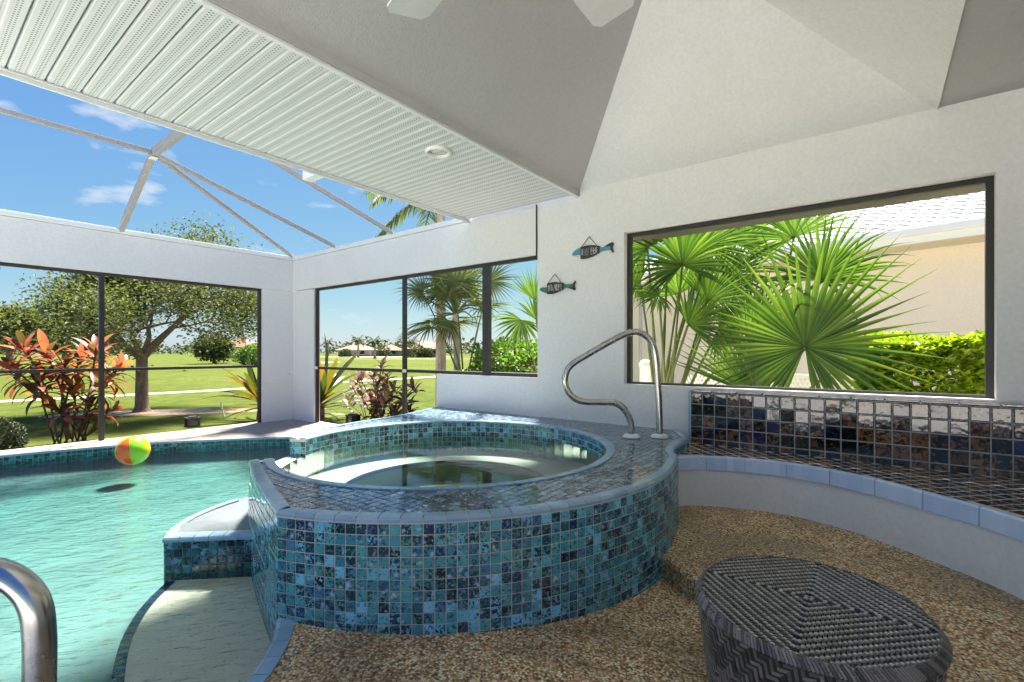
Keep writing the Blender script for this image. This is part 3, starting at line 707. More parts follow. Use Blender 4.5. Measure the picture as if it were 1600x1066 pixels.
m = MB(); m.box((-8, YB - .03, BZ1 - .070), (XW + .12, YB + .12, BZ1)); m.build('gutter_cap', ALU, sl_, bevel=.006)
by0, by1 = YB + .03, YB + .08
barpart(sl_, 'head_rail', (-8, by0, BZ0 - .055), (4.07, by1, BZ0 - .012))
for x in (-6.2, -3.5, -.82, 1.86): barpart(sl_, 'post', (x - .03, by0, 0), (x + .03, by1, BZ0 - .056))
barpart(sl_, 'post', (4.02, by0, 0), (4.07, by1, BZ0 - .056))
for a_, b_ in ((-8, -6.231), (-6.169, -3.531), (-3.469, -.851), (-.789, 1.829), (1.891, 4.019)): barpart(sl_, 'chair_rail', (a_, by0, .985), (b_, by1, 1.028))
cc = MB(); cc.prism([(4.072, YB), (4.072, YB + .12), (XW + .12, YB + .12), (XW + .12, 8.22 - .22), (XW + .002, 8.22 - .22 + .005), (XW, 8.22), (XW, YB)], 0, BZ0 - .012)
cco = cc.build('corner_column', WALLS); tag(cco, 'white L-shaped corner column where the two screen walls meet', 'column')

# ------------------------------------------------------------------ pool cage roof
cage = thing('pool_cage_roof', 'grey aluminium frame of the pool cage roof under the sky', 'cage roof', (2.07, 7.33, 3.0))
P1 = Vector((2.07, 7.33, 3.80))
def member(a, b, wd, ht, name='rafter'):
    q = MB(); q.bar(a, b, wd, ht); q.build(name, CAGE, cage, bevel=.003)
member((2.07, 8.70, 3.045), P1, .055, .11); member(P1, (2.07, 4.32, 3.80), .055, .11)
member((4.62, 8.70, 3.045), (2.10, 7.36, 3.785), .05, .05, 'hip_bar')
member((4.63, 7.30, 3.045), (2.10, 7.33, 3.785), .05, .05, 'purlin'); member((4.63, 5.79, 3.045), (2.10, 5.79, 3.785), .05, .05, 'purlin')
member((2.04, 7.33, 3.80), (-8, 7.33, 3.80), .05, .05, 'purlin')
member((2.04, 5.79, 3.80), (-8, 5.79, 3.80), .05, .05, 'purlin')
for x in (-.82, -3.5, -6.2): member((x, 8.70, 3.045), (x, 7.36, 3.785), .055, .11); member((x, 7.30, 3.80), (x, 4.32, 3.80), .055, .11)
q = MB(); q.box((2.03, 7.28, 3.72), (2.11, 7.38, 3.735)); q.build('bracket', ALU, cage)
q = MB(); q.box((2.56, 4.235, 3.0), (2.66, 4.62, 3.1)); q.build('gutter_bracket', ALU, cage)

# ------------------------------------------------------------------ lanai ceiling, soffit
cl = thing('lanai_ceiling', 'white stucco tray ceiling with sloped faces above the lanai', 'ceiling', (2, 1.14, 3.03))
XA, YA, ZA = 3.17, 1.14, 4.05; YN, YS, ZC = 2.61, -.334, 3.03; XL = -.5; YB_ = -2.0  # unseen roof end cut short to let the patio bounce in
def plate(name, pts, mat=CEIL, t=.05):
    q = MB(); q.quad(pts); n_ = (Vector(pts[1]) - Vector(pts[0])).cross(Vector(pts[2]) - Vector(pts[1])).normalized()
    if n_.z < 0: n_ = -n_
    top = [Vector(p) + Vector((0, 0, t)) for p in pts]; q.quad(top[::-1])
    for i in range(len(pts)): q.quad([pts[i], pts[(i + 1) % len(pts)], top[(i + 1) % len(pts)], top[i]])
    return q.build(name, mat, cl, weld=True)
plate('pool_side_slope', [(4.66, 2.63, ZC - .02), (XA, YA, ZA), (XL, YA, ZA), (XL, 2.63, ZC - .02)], CEIL_SHADE)
plate('house_side_slope', [(4.66, YS - .02, ZC - .014), (XL, YS - .02, ZC - .014), (XL, YA, ZA), (XA, YA, ZA)])
plate('hip_slope', [(4.66, YS - .02, ZC - .014), (XA, YA, ZA), (4.66, 2.63, ZC - .014)])
plate('flat_ceiling', [(4.66, YS - .021, ZC), (4.66, YB_, ZC), (XL, YB_, ZC), (XL, YS - .021, ZC)], CEIL_SHADE)
sf = thing('soffit', 'white perforated metal soffit along the pool edge of the roof', 'soffit', (0, 3.4, 2.98))
def soffmat():
    m, n, out = newmat('perforated_white_metal'); p = pbsdf(n, out, Roughness=0.45)
    sx = N(n, 'ShaderNodeSeparateXYZ'); L(n, objco(n), sx.inputs[0])
    P_ = .0145; Q_ = .025
    def cell(s_, P_=P_):
        fr_ = math_(n, 'FRACT', math_(n, 'DIVIDE', s_, P_)); return math_(n, 'MULTIPLY', math_(n, 'SUBTRACT', fr_, 0.5), P_)
    row = math_(n, 'FLOOR', math_(n, 'DIVIDE', sx.outputs[0], P_))
    yy = math_(n, 'ADD', sx.outputs[1], math_(n, 'MULTIPLY', math_(n, 'FLOORED_MODULO', row, 2.0), Q_ / 2))
    cx, cy = cell(sx.outputs[0]), cell(yy, Q_)
    d = math_(n, 'SQRT', math_(n, 'ADD', math_(n, 'POWER', cx, 2.0), math_(n, 'POWER', cy, 2.0)))
    hole = math_(n, 'LESS_THAN', d, 0.0046)
    ax = math_(n, 'ABSOLUTE', sx.outputs[0])
    band = math_(n, 'MULTIPLY', math_(n, 'GREATER_THAN', ax, .0236), math_(n, 'LESS_THAN', ax, .059))
    hole = math_(n, 'MULTIPLY', hole, band)
    L(n, mixc(n, hole, lin(.64, .645, .64), lin(.06, .06, .06)), p.inputs['Base Color']); return m
SOFM = soffmat()
SP = .172
q = MB(); hw = SP / 2; ya, yb = 2.645 - 3.43, 4.21 - 3.43
sec = [(-hw, .010), (-hw + .004, .014), (-hw + .010, .0), (-.012, 0), (-.006, .003), (.006, .003), (.012, 0), (hw - .010, 0), (hw - .003, .012)]
for i in range(len(sec) - 1):
    (xa, za), (xb, zb) = sec[i], sec[i + 1]; q.quad([(xa, ya, za), (xa, yb, za), (xb, yb, zb), (xb, ya, zb)])
q.quad([(-hw, ya, .03), (hw, ya, .03), (hw, yb, .03), (-hw, yb, .03)])
mesof = q.mesh('soffit_panel', SOFM)
x = .444 + SP / 2 - SP * 6
while x < 4.64 - SP * .3:
    inst('soffit_panel', mesof, sf, Matrix.Translation((x, 3.43, 2.975))); x += SP
q = MB(); q.box((XL, 4.212, 2.935), (4.62, 4.232, 3.16)); q.build('fascia', ALU, sf, bevel=.003)
q = MB(); q.box((XL, 4.196, 2.962), (4.60, 4.210, 2.973)); q.build('fascia_channel', ALU, sf)
q = MB(); q.box((XL, 2.612, 2.962), (4.63, 2.644, 2.978)); q.build('edge_trim', ALU, sf)
q = MB(); q.box((XL, 2.60, 2.979), (4.638, 2.618, 3.035)); q.build('shadow_trim', CEIL_SHADE, sf)
rl = thing('recessed_light', 'round white recessed ceiling light set in the perforated soffit', 'light', (2.87, 2.98, 2.972))
q = MB(); q.lathe([(.078, .03), (.082, -.012), (.10, -.026), (.112, -.014), (.114, .003)], (2.87, 2.98, 2.972), 32); q.build('trim_ring', WHITEP, rl, smooth=True)
q = MB(); q.lathe([(.078, .0), (.066, .07), (.0, .07)], (2.87, 2.98, 2.972), 24); refl = q.build('reflector', plain('warm_white_reflector', lin(.34, .28, .19), .4), rl, smooth=True)
q = MB(); q.lathe([(.0, .012), (.03, .018), (.045, .04), (.045, .069)], (2.87, 2.98, 2.972), 20); q.build('bulb', WHITEP, refl, smooth=True)

fan = thing('ceiling_fan', 'ceiling fan with wide white blades under the tray ceiling ridge', 'fan', (1.16, .886, 2.78))
q = MB(); q.tube([(1.16, .886, 2.85), (1.16, .886, 3.85)], .015, 10); q.build('downrod', WHITEP, fan)
q = MB(); q.lathe([(0, -.12), (.07, -.11), (.11, -.03), (.12, .04), (.08, .09), (0, .1)], (1.16, .886, 2.78), 24); q.build('motor_housing', WHITEP, fan, smooth=True)
q = MB(); q.lathe([(0, -.1), (.06, -.09), (.07, .05), (0, .06)], (1.16, .886, 3.82), 20); q.build('canopy', WHITEP, fan, smooth=True)
bl = MB(); sec = [(.14, .05), (.22, .07), (.60, .10), (.755, .10), (.79, .075)]
v = []; 
for r_, w_ in sec:
    for s_ in (-1, 1):
        for h_ in (-.004, .004): v.append((r_, s_ * w_, h_))
f_ = []
for i in range(len(sec) - 1):
    a = i * 4; f_ += [(a, a + 4, a + 6, a + 2), (a + 1, a + 3, a + 7, a + 5), (a, a + 1, a + 5, a + 4), (a + 2, a + 6, a + 7, a + 3)]
f_ += [(0, 2, 3, 1), (16, 17, 19, 18)]
bl.raw(v, f_); meb = bl.mesh('blade', WHITEP)
for k in range(5):
    M = Matrix.Translation((1.16, .886, 2.730)) @ Matrix.Rotation(R(73.6 + 72 * k), 4, 'Z') @ Matrix.Rotation(R(-12), 4, 'X'); inst('blade', meb, fan, M)

# wall added out of view behind the camera, to darken the pool-side slope
hb = thing('added_shade_wall', 'unseen white wall with a glass door, added behind the camera to shade the ceiling', 'wall', (1, -2.1, 0))
q = MB(); q.box((-.2, -2.25, .02), (4.62, -2.05, 3.02)); q.build('wall_face', WALL, hb)  # face of the added unseen wall
for x in (2.5,):
    q = MB(); q.box((x, -2.048, .05), (x + 1.8, -2.02, 2.1)); q.build('added_door_pane', GLASSD, hb)
# columns that carry the roof behind the camera
for (x, y), lb in (((-.35, 2.9), 'square white column at the pool end of the lanai behind the camera'), ((-.35, -1.85), 'square white column at the garden end of the lanai behind the camera')):
    t = thing('lanai_column', lb, 'column', (x, y, 0))
    q = MB(); q.box((x - .13, y - .13, 0), (x + .13, y + .13, 2.96)); q.build('shaft', WALLS, t, bevel=.01)
    q = MB(); q.box((x - .16, y - .16, .001), (x + .16, y + .16, .12)); q.build('plinth', WALLS, t, bevel=.01)

# ------------------------------------------------------------------ handrails
rail = thing('spa_handrail', 'stainless steel figure-four handrail on the spa rim by the window', 'handrail', (4.0, 1.6, ZT))
def rp(px, py): return at(px, py, t=4.195)
ctrl = [(1031, 684), (1030, 640), (1028, 600), (1025, 560), (1019, 537), (1008, 524), (994, 519), (978, 522), (955, 533), (920, 553), (897, 567), (886, 580), (883, 597), (888, 612), (899, 623), (915, 628), (940, 628.5), (957, 629), (970, 634), (980, 646), (986, 662), (987, 684)]
q = MB(); q.tube(crom([rp(*c) for c in ctrl], 5), .0285, 16); q.build('rail', STEEL, rail, smooth=True)
for px in (987, 1031):
    c = rp(px, 682); q = MB(); q.lathe([(0, .030), (.034, .029), (.06, .022), (.076, .010), (.078, 0)], (c.x, c.y, ZT + .004), 28); q.build('flange', WHITEP, rail, smooth=True)
r2 = thing('pool_handrail', 'thick stainless steel handrail post at the near pool edge', 'handrail', (.175, 1.25, 0))
b0 = Vector((.175, 1.25, 0)); dl = Vector((-.607, .795, 0))
pts = [b0 + Vector((0, 0, z)) for z in (0, .3, .6, .72)] + [b0 + Vector((0, 0, .785)) + dl * .012, b0 + Vector((0, 0, .825)) + dl * .05, b0 + Vector((0, 0, .842)) + dl * .105, b0 + Vector((0, 0, .845)) + dl * .2, b0 + Vector((0, 0, .80)) + dl * .5, b0 + Vector((0, 0, .5)) + dl * .9, b0 + Vector((0, 0, -.2)) + dl * 1.0, b0 + Vector((0, 0, -.6)) + dl * 1.0]
q = MB(); q.tube(crom(pts, 6), .0245, 20); q.build('rail', STEEL, r2, smooth=True)
q = MB(); q.lathe([(0, .028), (.034, .027), (.06, .02), (.075, .008), (.077, 0)], b0, 28); q.build('flange', WHITEP, r2, smooth=True)

# ------------------------------------------------------------------ beach ball
bc = Vector((1.876, 7.40, WZ + .145)); ball = thing('beach_ball', 'orange, lime and yellow inflatable beach ball floating on the pool', 'ball', bc)
cols = [srgb(120, 185, 25), srgb(205, 90, 8), srgb(215, 175, 18)] * 2
axis = Euler((R(8), R(-10), 0)).to_matrix()
view = math.atan2(-bc.y, -bc.x)
for k in range(6):
    q = MB(); a0 = view + R(50) - R(60) * (k) + R(60) - R(60); n_ = 8
    for i in range(n_):
        for j in range(16):
            def sp_(i, j):
                t = a0 - R(60) * i / n_; ph = math.pi * j / 16 - math.pi / 2; r_ = .18 * (1 - .012 * (abs(i / n_ - .5) * 2) ** 6)
                return bc + axis @ Vector((r_ * math.cos(ph) * math.cos(t), r_ * math.cos(ph) * math.sin(t), r_ * math.sin(ph)))
            q.quad([sp_(i, j), sp_(i + 1, j), sp_(i + 1, j + 1), sp_(i, j + 1)])
    mt = ['lime_vinyl', 'orange_vinyl', 'yellow_vinyl'][k % 3]
    pm = bpy.data.materials.get(mt) or plain(mt, cols[k], .22, coat=.4, var=.03)
    o = q.build('ball_panel', pm, ball, smooth=True, weld=True); o['label'] = ['lime green panel', 'orange panel', 'yellow panel'][k % 3]
vt = bc + axis @ Vector((0, 0, .18)); q = MB(); q.lathe([(0, .008), (.010, .007), (.012, -.004)], vt, 12); q.build('valve', WHITEP, ball)

# ------------------------------------------------------------------ wicker stool
ot = thing('wicker_stool', 'round dark grey woven wicker stool in the foreground', 'stool', (2.0, .195, zf((2.0,)) ))
OC = Vector((2.005, .195)); OZ = .36; OB = zf((2.0,)) + .005
def oR(t):  # plan radius of the top, a touch longer towards the wall
    return .385 + .012 * math.cos(2 * (t - R(10)))
def wick(name, lo, hi, rough=.35):
    m, n, out = newmat(name); p = pbsdf(n, out, Roughness=rough); r = rnd(n); t = noise(n, 160, 3, .6, geopos(n))
    f = math_(n, 'ADD', math_(n, 'MULTIPLY', r, .7), math_(n, 'MULTIPLY', t.outputs[0], .3)); c = ramp(n, f, [(.15, lo), (.85, hi)]); L(n, c.outputs[0], p.inputs['Base Color']); return m
WK1 = wick("dark_wicker", lin(.026, .020, .017), lin(.10, .080, .068)); WK2 = wick("light_wicker", lin(.30, .255, .22), lin(.48, .42, .375)); WK3 = wick("wicker_side", lin(.028, .024, .022), lin(.21, .18, .16))
TAP = .86
q = MB(); n_ = 64
pr = [(1.0 - .03, OZ - .004), (1.0 - .012, OZ - .012), (.992, OZ - .03), (.985, OZ - .06), (TAP + .03, OB + .10), (TAP, OB)]
rings = [[(OC.x + oR(2 * math.pi * k / n_) * s_ * math.cos(2 * math.pi * k / n_), OC.y + oR(2 * math.pi * k / n_) * s_ * math.sin(2 * math.pi * k / n_), z_) for k in range(n_)] for s_, z_ in pr]
for a_, b_ in zip(rings[:-1], rings[1:]):
    for k in range(n_): q.quad([a_[k], b_[k], b_[(k + 1) % n_], a_[(k + 1) % n_]])
q.quad(rings[0][::-1] if False else rings[0]); q.build('body', plain('wicker_backing', lin(.016, .015, .016), .7), ot, weld=True)
def pillow(mb, M, lx, ly, h, bow=.5):
    a, b_ = lx / 2, ly / 2
    mb.raw([(-a, -b_, 0), (a, -b_, 0), (a, b_, 0), (-a, b_, 0), (-a * .98, -b_ * bow, h * .75), (a * .98, -b_ * bow, h * .75), (a * .98, b_ * bow, h * .75), (-a * .98, b_ * bow, h * .75), (0, -b_ * bow, h), (0, b_ * bow, h)],
           [(0, 1, 5, 8, 4), (1, 2, 6, 5), (2, 3, 7, 9, 6), (3, 0, 4, 7), (4, 8, 9, 7), (8, 5, 6, 9)], 0, M)
d1 = MB(); d2 = MB(); HC = Vector((2.034, .196)); RP = .0275
dirs = [R(45), R(135), R(225), R(315)]       # square rings whose corners lie on the room axes
for ring_ in range(0, 17):
    dist = .012 + ring_ * RP
    for th_ in dirs:
        nrm = Vector((math.cos(th_), math.sin(th_))); tg = Vector((-nrm.y, nrm.x)); half = dist
        cnt = max(1, round(2 * half / .0178))
        for k in range(cnt):
            s_ = -half + (k + .5) * 2 * half / cnt; p = HC + nrm * dist + tg * s_; rel = p - OC; tt = math.atan2(rel.y, rel.x)
            if rel.length < oR(tt) - .016:
                M = Matrix.Translation((p.x, p.y, OZ - .003)) @ Matrix.Rotation(th_ + R(90) + R(12), 4, 'Z'); pillow(d1, M, .0128, .0112, .0052, .7)
            p2 = p + nrm * RP * .5; rel = p2 - OC; tt = math.atan2(rel.y, rel.x)
            if rel.length < oR(tt) - .016:
                M = Matrix.Translation((p2.x, p2.y, OZ - .005)) @ Matrix.Rotation(th_ + R(90) + R(52), 4, 'Z'); pillow(d2, M, .026, .0100, .0058, .7)
d1.build('light_stitch_weave', WK2, ot)['kind'] = 'stuff'; d2.build('dark_strand_weave', WK1, ot)['kind'] = 'stuff'
d3 = MB()
nc = 150; rowh = .020
zs = OZ - .035; row = 0
while zs - rowh > OB + .005:
    fz = (OZ - zs) / (OZ - OB); s_ = .992 + (TAP - .992) * fz
    for k in range(nc):
        t = 2 * math.pi * (k + .5) / nc; rad_ = oR(t) * s_
        ph = (k + row * 1) % 4
        c = (OC.x + rad_ * math.cos(t), OC.y + rad_ * math.sin(t), zs)
        nrm = Vector((math.cos(t), math.sin(t), -.15)).normalized(); tg = Vector((-math.sin(t), math.cos(t), 0))
        if ph in (0,):
            M = frame(c, tg, nrm) @ Matrix.Rotation(R(90 + 8), 4, 'Z'); pillow(d3, M, rowh * 2.3, .0125, .0065, .75)
        elif ph == 2:
            M = frame(c, tg, nrm) @ Matrix.Rotation(R(6), 4, 'Z'); pillow(d3, M, .036, .014, .0055, .75)
    zs -= rowh * .98; row += 1
d3.build('side_weave', WK3, ot)['kind'] = 'stuff'
d4 = MB()
for k in range(230):
    t = 2 * math.pi * k / 230; c = (OC.x + (oR(t) - .010) * math.cos(t), OC.y + (oR(t) - .010) * math.sin(t), OZ - .012)
    nrm = Vector((math.cos(t), math.sin(t), .9)).normalized(); tg = Vector((-math.sin(t), math.cos(t), 0))
    M = frame(c, tg, nrm) @ Matrix.Rotation(R(90 + 28), 4, 'Z'); pillow(d4, M, .040, .0098, .007, .7)
d4.build('rim_braid', WK3, ot)['kind'] = 'stuff'

# ------------------------------------------------------------------ fish signs
def fish(name, label, yn, yt, zc, top, belly, body_col, seed, half):
    """yn nose, yt tail (Y on the wall), zc height of the axis"""
    ln = yn - yt; t = thing(name, label, 'wall sign', (XW - .02, (yn + yt) / 2, zc), 'carved fish signs hanging on the white wall')
    X = XW - .004; X2 = XW - .022
    def Pt(s_, z_): return (yn - s_ * ln, zc + z_ * ln)
    def slab(nm, pts, mat, xa=X, xb=X2):
        q = MB(); P_ = [Pt(*p) for p in pts]
        q.quad([(xb, *p) for p in P_]); q.quad([(xa, *p) for p in P_][::-1])
        for i in range(len(P_)):
            j = (i + 1) % len(P_); q.quad([(xa, *P_[i]), (xa, *P_[j]), (xb, *P_[j]), (xb, *P_[i])])
        return q.build(nm, mat, t, weld=True)
    hd = [(0, -.02), (.02, .02), (.08, .065), (.15, .095), (.22, .115)]
    hl = [(.22, -.125), (.14, -.10), (.06, -.065), (.02, -.04)]
    mid = -.045 if half else .03
    if half: slab('head', hd + [(.22, mid), (.04, mid)], top); slab('head_belly', [(.04, mid - .002), (.22, mid - .002)] + hl, belly)
    else: slab('head', [(0, -.02), (.02, .02), (.06, .03), (.22, .03)] + hl, top); slab('head_crown', [(.06, .032), (.08, .065), (.15, .095), (.22, .115), (.22, .032)], belly)
    slab('board', [(.222, .118), (.32, .132), (.45, .132), (.58, .11), (.68, .085), (.68, -.05), (.60, -.085), (.48, -.125), (.36, -.145), (.222, -.14)], body_col, X, X2 - .004)
    slab('tail', [(.682, .06), (.76, .05), (.93, .05), (.93, -.03), (.76, -.03), (.682, -.04)], top)
    slab('tail_fin', [(.78, .052), (.88, .10), (.965, .13), (.99, .10), (.955, .052)], body_col if half else belly); slab('tail_fin', [(.78, -.032), (.955, -.032), (.99, -.09), (.965, -.105), (.88, -.07)], belly if half else body_col)
    slab('tail_edge', [(.932, .05), (.985, .11), (1.0, .10), (.965, .02), (.995, -.08), (.98, -.09), (.932, -.03)], BLACKP, X, X2 - .003)
    # pale hand lettering, too small to read
    q = MB(); rr = random.Random(seed); xl = X2 - .0055
    def stroke(a, b_, wd):
        q.bar((xl, *a), (xl, *b_), wd * ln, .002, (1, 0, 0))
    cells = [(.25, .43), (.47, .66)] if half else [(.25, .66)]
    for a_, b_ in cells:
        s_ = a_ + .01
        while s_ < b_ - .02:
            h = .075 * (1 - abs(s_ - .42) * .9); w_ = .038
            ps = [(s_, -h), (s_, h), (s_ + w_, h), (s_ + w_, -h), (s_, 0), (s_ + w_, 0)]
            e_ = rr.sample([(0, 1), (1, 2), (2, 3), (0, 3), (4, 5), (1, 5), (4, 3)], 4)
            for i, j in [(0, 1)] + e_: stroke(Pt(*ps[i]), Pt(*ps[j]), .011)
            s_ += w_ + .018
    q.build('lettering', plain('chalk_white_paint', lin(.55, .54, .50), .7), t)
    q = MB(); ap = Pt(.42, .33)
    q.tube([(xl + .004, *Pt(.25, .12)), (X - .006, *ap)], .0035, 6); q.tube([(X - .006, *ap), (xl + .004, *Pt(.62, .10))], .0035, 6); q.build('hanging_cord', BLACKP, t)
    q = MB(); q.tube([(XW, *ap), (XW - .014, *ap)], .005, 8); q.build('nail', STEEL, t)
    return t
dkb = plain('charcoal_sign_paint', lin(.025, .025, .03), .6)
fish('fish_sign', 'blue and white wooden fish sign with dark lettered middle, nearer the big opening', 2.69, 2.19, 2.345, plain('teal_blue_paint', lin(.08, .25, .36), .5), plain('cream_paint', lin(.62, .60, .54), .5), dkb, 3, True)
fish('fish_sign', 'green wooden fish sign with dark lettered middle, lower on the wall', 3.12, 2.645, 1.99, plain('sea_green_paint', lin(.03, .17, .09), .5), plain('ivory_paint', lin(.62, .60, .54), .5), plain('dark_maroon_paint', lin(.03, .02, .024), .6), 9, False)

# ------------------------------------------------------------------ landscape lights, stake
for (px, py), lb in (((301, 667), 'low black garden light on the deck edge under the back screen'), ((552, 662), 'low black garden light half hidden behind the spa rim')):
    p = at(px, py, Z=0.0); k = .105
    t = thing('garden_light', lb, 'garden light', (p.x, p.y, 0), 'low black garden lights on the deck edge')
    q = MB(); q.box((p.x - k, p.y - k, .001), (p.x + k, p.y + k, .018)); q.build('base', BLACKP, t, bevel=.003)
    q = MB(); q.box((p.x - .075, p.y - .075, .019), (p.x + .075, p.y + .075, .135)); q.build('lamp_body', plain('smoked_lens', lin(.02, .02, .022), .25), t)
    for a_ in (-1, 1):
        for b_ in (-1, 1): q = MB(); q.box((p.x + a_ * .078 - .012, p.y + b_ * .078 - .012, .019), (p.x + a_ * .078 + .012, p.y + b_ * .078 + .012, .137)); q.build('corner_post', BLACKP, t)
    q = MB(); q.prism([(p.x - .1, p.y - .1), (p.x + .1, p.y - .1), (p.x + .1, p.y + .1), (p.x - .1, p.y + .1)], .138, .160); q.prism([(p.x - .06, p.y - .06), (p.x + .06, p.y - .06), (p.x + .06, p.y + .06), (p.x - .06, p.y + .06)], .161, .178); q.build('cap', BLACKP, t, bevel=.004)
sp_ = at(350, 651, Z=LZ); q = MB(); q.tube([sp_, sp_ + Vector((-.05, .03, .33))], .018, 10); o = q.build('marker_stake', plain('white_stake_paint', lin(.7, .68, .6), .6)); tag(o, 'short white leaning marker stake in the lawn near the mulch', 'stake')

# ------------------------------------------------------------------ plants
def seg_leaf(mb, o, d, n_, ln, wd, droop, fold=.25, sec=5, prof=None, grav=True, m=0):
    """one narrow blade from o along d (unit), face normal n_, bending down towards its tip"""
    d = Vector(d).normalized(); n_ = Vector(n_); n_ = (n_ - d * n_.dot(d)).normalized(); s_ = d.cross(n_)
    b = len(mb.v); p = Vector(o); dd = d.copy(); step = ln / sec
    for i in range(sec + 1):
        t = i / sec; w_ = wd * (prof(t) if prof else (math.sin(math.pi * min(1, .12 + t * .88)) ** .7))
        mb.v += [p - s_ * w_ / 2 + n_ * (w_ * fold), p.copy(), p + s_ * w_ / 2 + n_ * (w_ * fold)]
        dd = (dd + Vector((0, 0, -1)) * droop * (t + .15) / sec * 2).normalized(); p = p + dd * step
    for i in range(sec):
        a = b + i * 3
        mb.f += [(a, a + 1, a + 4, a + 3), (a + 1, a + 2, a + 5, a + 4)]; mb.mi += [m, m]
def fan_leaf(parent, hub, cen, nrm, rad, span=300, nseg=40, droop=.25, mat=PALML, base=None, rng=random, fuse=.45, name='frond', petr=.012):
    """palmate leaf: blades fused near the hub and free towards the tips, with its leaf stalk"""
    mb = MB(); cen = Vector(cen).normalized(); nrm = Vector(nrm); nrm = (nrm - cen * nrm.dot(cen)).normalized(); sd_ = cen.cross(nrm)
    wdeg = R(span) / nseg
    for i in range(nseg):
        a = -R(span) / 2 + (i + .5) * wdeg + rng.uniform(-.012, .012)
        k = 1 - .30 * (abs(a) / math.pi) ** 1.6
        d = cen * math.cos(a) + sd_ * math.sin(a)
        ln = rad * k * rng.uniform(.88, 1.06); wd = 2 * ln * fuse * math.tan(wdeg / 2) * 1.04
        pr = lambda t: (.06 + t / fuse * .94) if t < fuse else max(.02, (1 - (t - fuse) / (1 - fuse)) ** 1.25)
        dn = d + nrm * (.10 + .10 * math.cos(a))
        seg_leaf(mb, hub, dn, nrm + d * rng.uniform(-.08, .08), ln, wd, droop * rng.uniform(.4, 1.5), fold=.22, sec=7, prof=pr)
    o = mb.build(name, mat, parent)
    if base is not None:
        h = Vector(hub); b_ = Vector(base); q = MB(); mid = (h + b_) / 2 + Vector((0, 0, .08)); q.tube(crom([b_, mid, h], 5), [petr * 1.5] * 6 + [petr] * 5, 6); q.build('leaf_stalk', PETI, parent)
    return o
rg = random.Random(11)
toc = lambda p, up=0: ((CAM - p).normalized() + Vector((0, 0, up)))
RIGHTV = Vector((.607, -.795, 0))
def img(dx, dy): return RIGHTV * dx + Vector((0, 0, dy))     # direction across the view
# big fan palm in the opening
pA = thing('fan_palm', 'fan palm with one huge round leaf filling the middle of the opening', 'palm', (5.75, 1.0, LZ))
bA = Vector((5.75, 1.0, LZ))
q = MB(); q.tube([bA, bA + Vector((0, 0, .5))], [.13, .10], 12); q.build('trunk', PTRUNK, pA)
bt = bA + Vector((0, 0, .45))
def leafA(pp, px, py, X, rad, cdir, nrm_off, span, nseg, droop, base, mat=PALML, fuse=.46, **kw):
    h = at(px, py, X=X); fan_leaf(pp, h, img(*cdir), toc(h) + Vector(nrm_off), rad, span, nseg, droop, mat, base, rg, fuse, **kw)
leafA(pA, 1258, 542, 5.45, 1.18, (.12, 1), (0, 0, .15), 335, 52, .12, bt, fuse=.42)
leafA(pA, 1283, 438, 5.75, .80, (.15, 1), (0, 0, .9), 190, 30, .5, bt)
leafA(pA, 1180, 618, 5.9, 1.15, (-.25, 1), (0, 0, .1), 110, 26, .08, bt)
leafA(pA, 1240, 372, 6.3, .85, (-.3, .6), (0, .2, 1.2), 200, 30, .5, bt)
leafA(pA, 1225, 560, 6.1, .95, (-.9, .5), (0, .3, .3), 150, 26, .15, bt)
leafA(pA, 1330, 560, 6.2, .75, (1, -.4), (0, -.3, .8), 140, 22, .35, bt)
leafA(pA, 1262, 610, 5.6, .55, (-.2, -1), (0, 0, .6), 120, 16, .4, bt)
for dxy in ((-.9, -.3), (-.55, -.75), (.5, -.8), (.95, -.35), (.75, -.6)):
    h = at(1287, 440, X=5.62); mb = MB(); seg_leaf(mb, h, img(*dxy) * 1 + Vector((-.2, 0, .45)), toc(h, .8), rg.uniform(.42, .62), .045, 1.1, .3, 8); mb.build('drooping_leaflet', PALML, pA)
# clump of fan palm on the left of the opening
pB = thing('fan_palm', 'clump of green fan palm stalks behind the left end of the opening', 'palm', (5.8, 2.15, LZ)); bB = Vector((5.8, 2.12, LZ))
q = MB(); q.tube([bB, bB + Vector((0, 0, .35))], [.14, .12], 12); q.build('trunk', PTRUNK, pB)
bt = bB + Vector((0, 0, .3))
for (px, py, X, rad, cd, no, span, ns, dr) in [(1066, 415, 5.6, .72, (-.2, 1), (0, 0, .6), 260, 30, .35), (1012, 388, 5.7, .60, (-.6, .5), (0, .2, .6), 230, 28, .5), (1100, 385, 6.0, .8, (.5, .8), (0, -.1, .6), 220, 30, .35),
        (1030, 462, 5.5, .42, (-.9, -.1), (0, .2, .9), 240, 26, .6), (1075, 508, 5.6, .62, (.8, .5), (0, -.2, .4), 170, 24, .25), (1085, 450, 6.2, .7, (.9, .1), (0, -.2, .9), 220, 28, .5), (1135, 430, 6.4, .75, (.9, .4), (0, 0, .7), 230, 28, .4), (1120, 520, 6.1, .6, (.7, -.5), (0, 0, .9), 200, 24, .6), (1000, 440, 6.2, .5, (-.5, .1), (0, 0, .6), 220, 22, .6), (1150, 380, 6.6, .8, (.3, .9), (0, 0, .7), 230, 28, .4), (1045, 370, 6.0, .75, (0, 1), (0, 0, .8), 230, 30, .4), (1105, 470, 5.9, .7, (.6, .9), (0, 0, .5), 150, 26, .25), (1060, 460, 6.1, .6, (-.3, 1), (0, 0, .4), 160, 24, .3), (1170, 520, 6.3, .9, (-.1, 1), (0, 0, .3), 120, 24, .2)]:
    leafA(pB, px, py, X, rad, cd, no, span, ns, dr, bt + Vector((rg.uniform(-.1, .1), rg.uniform(-.12, .12), 0)), petr=.014)
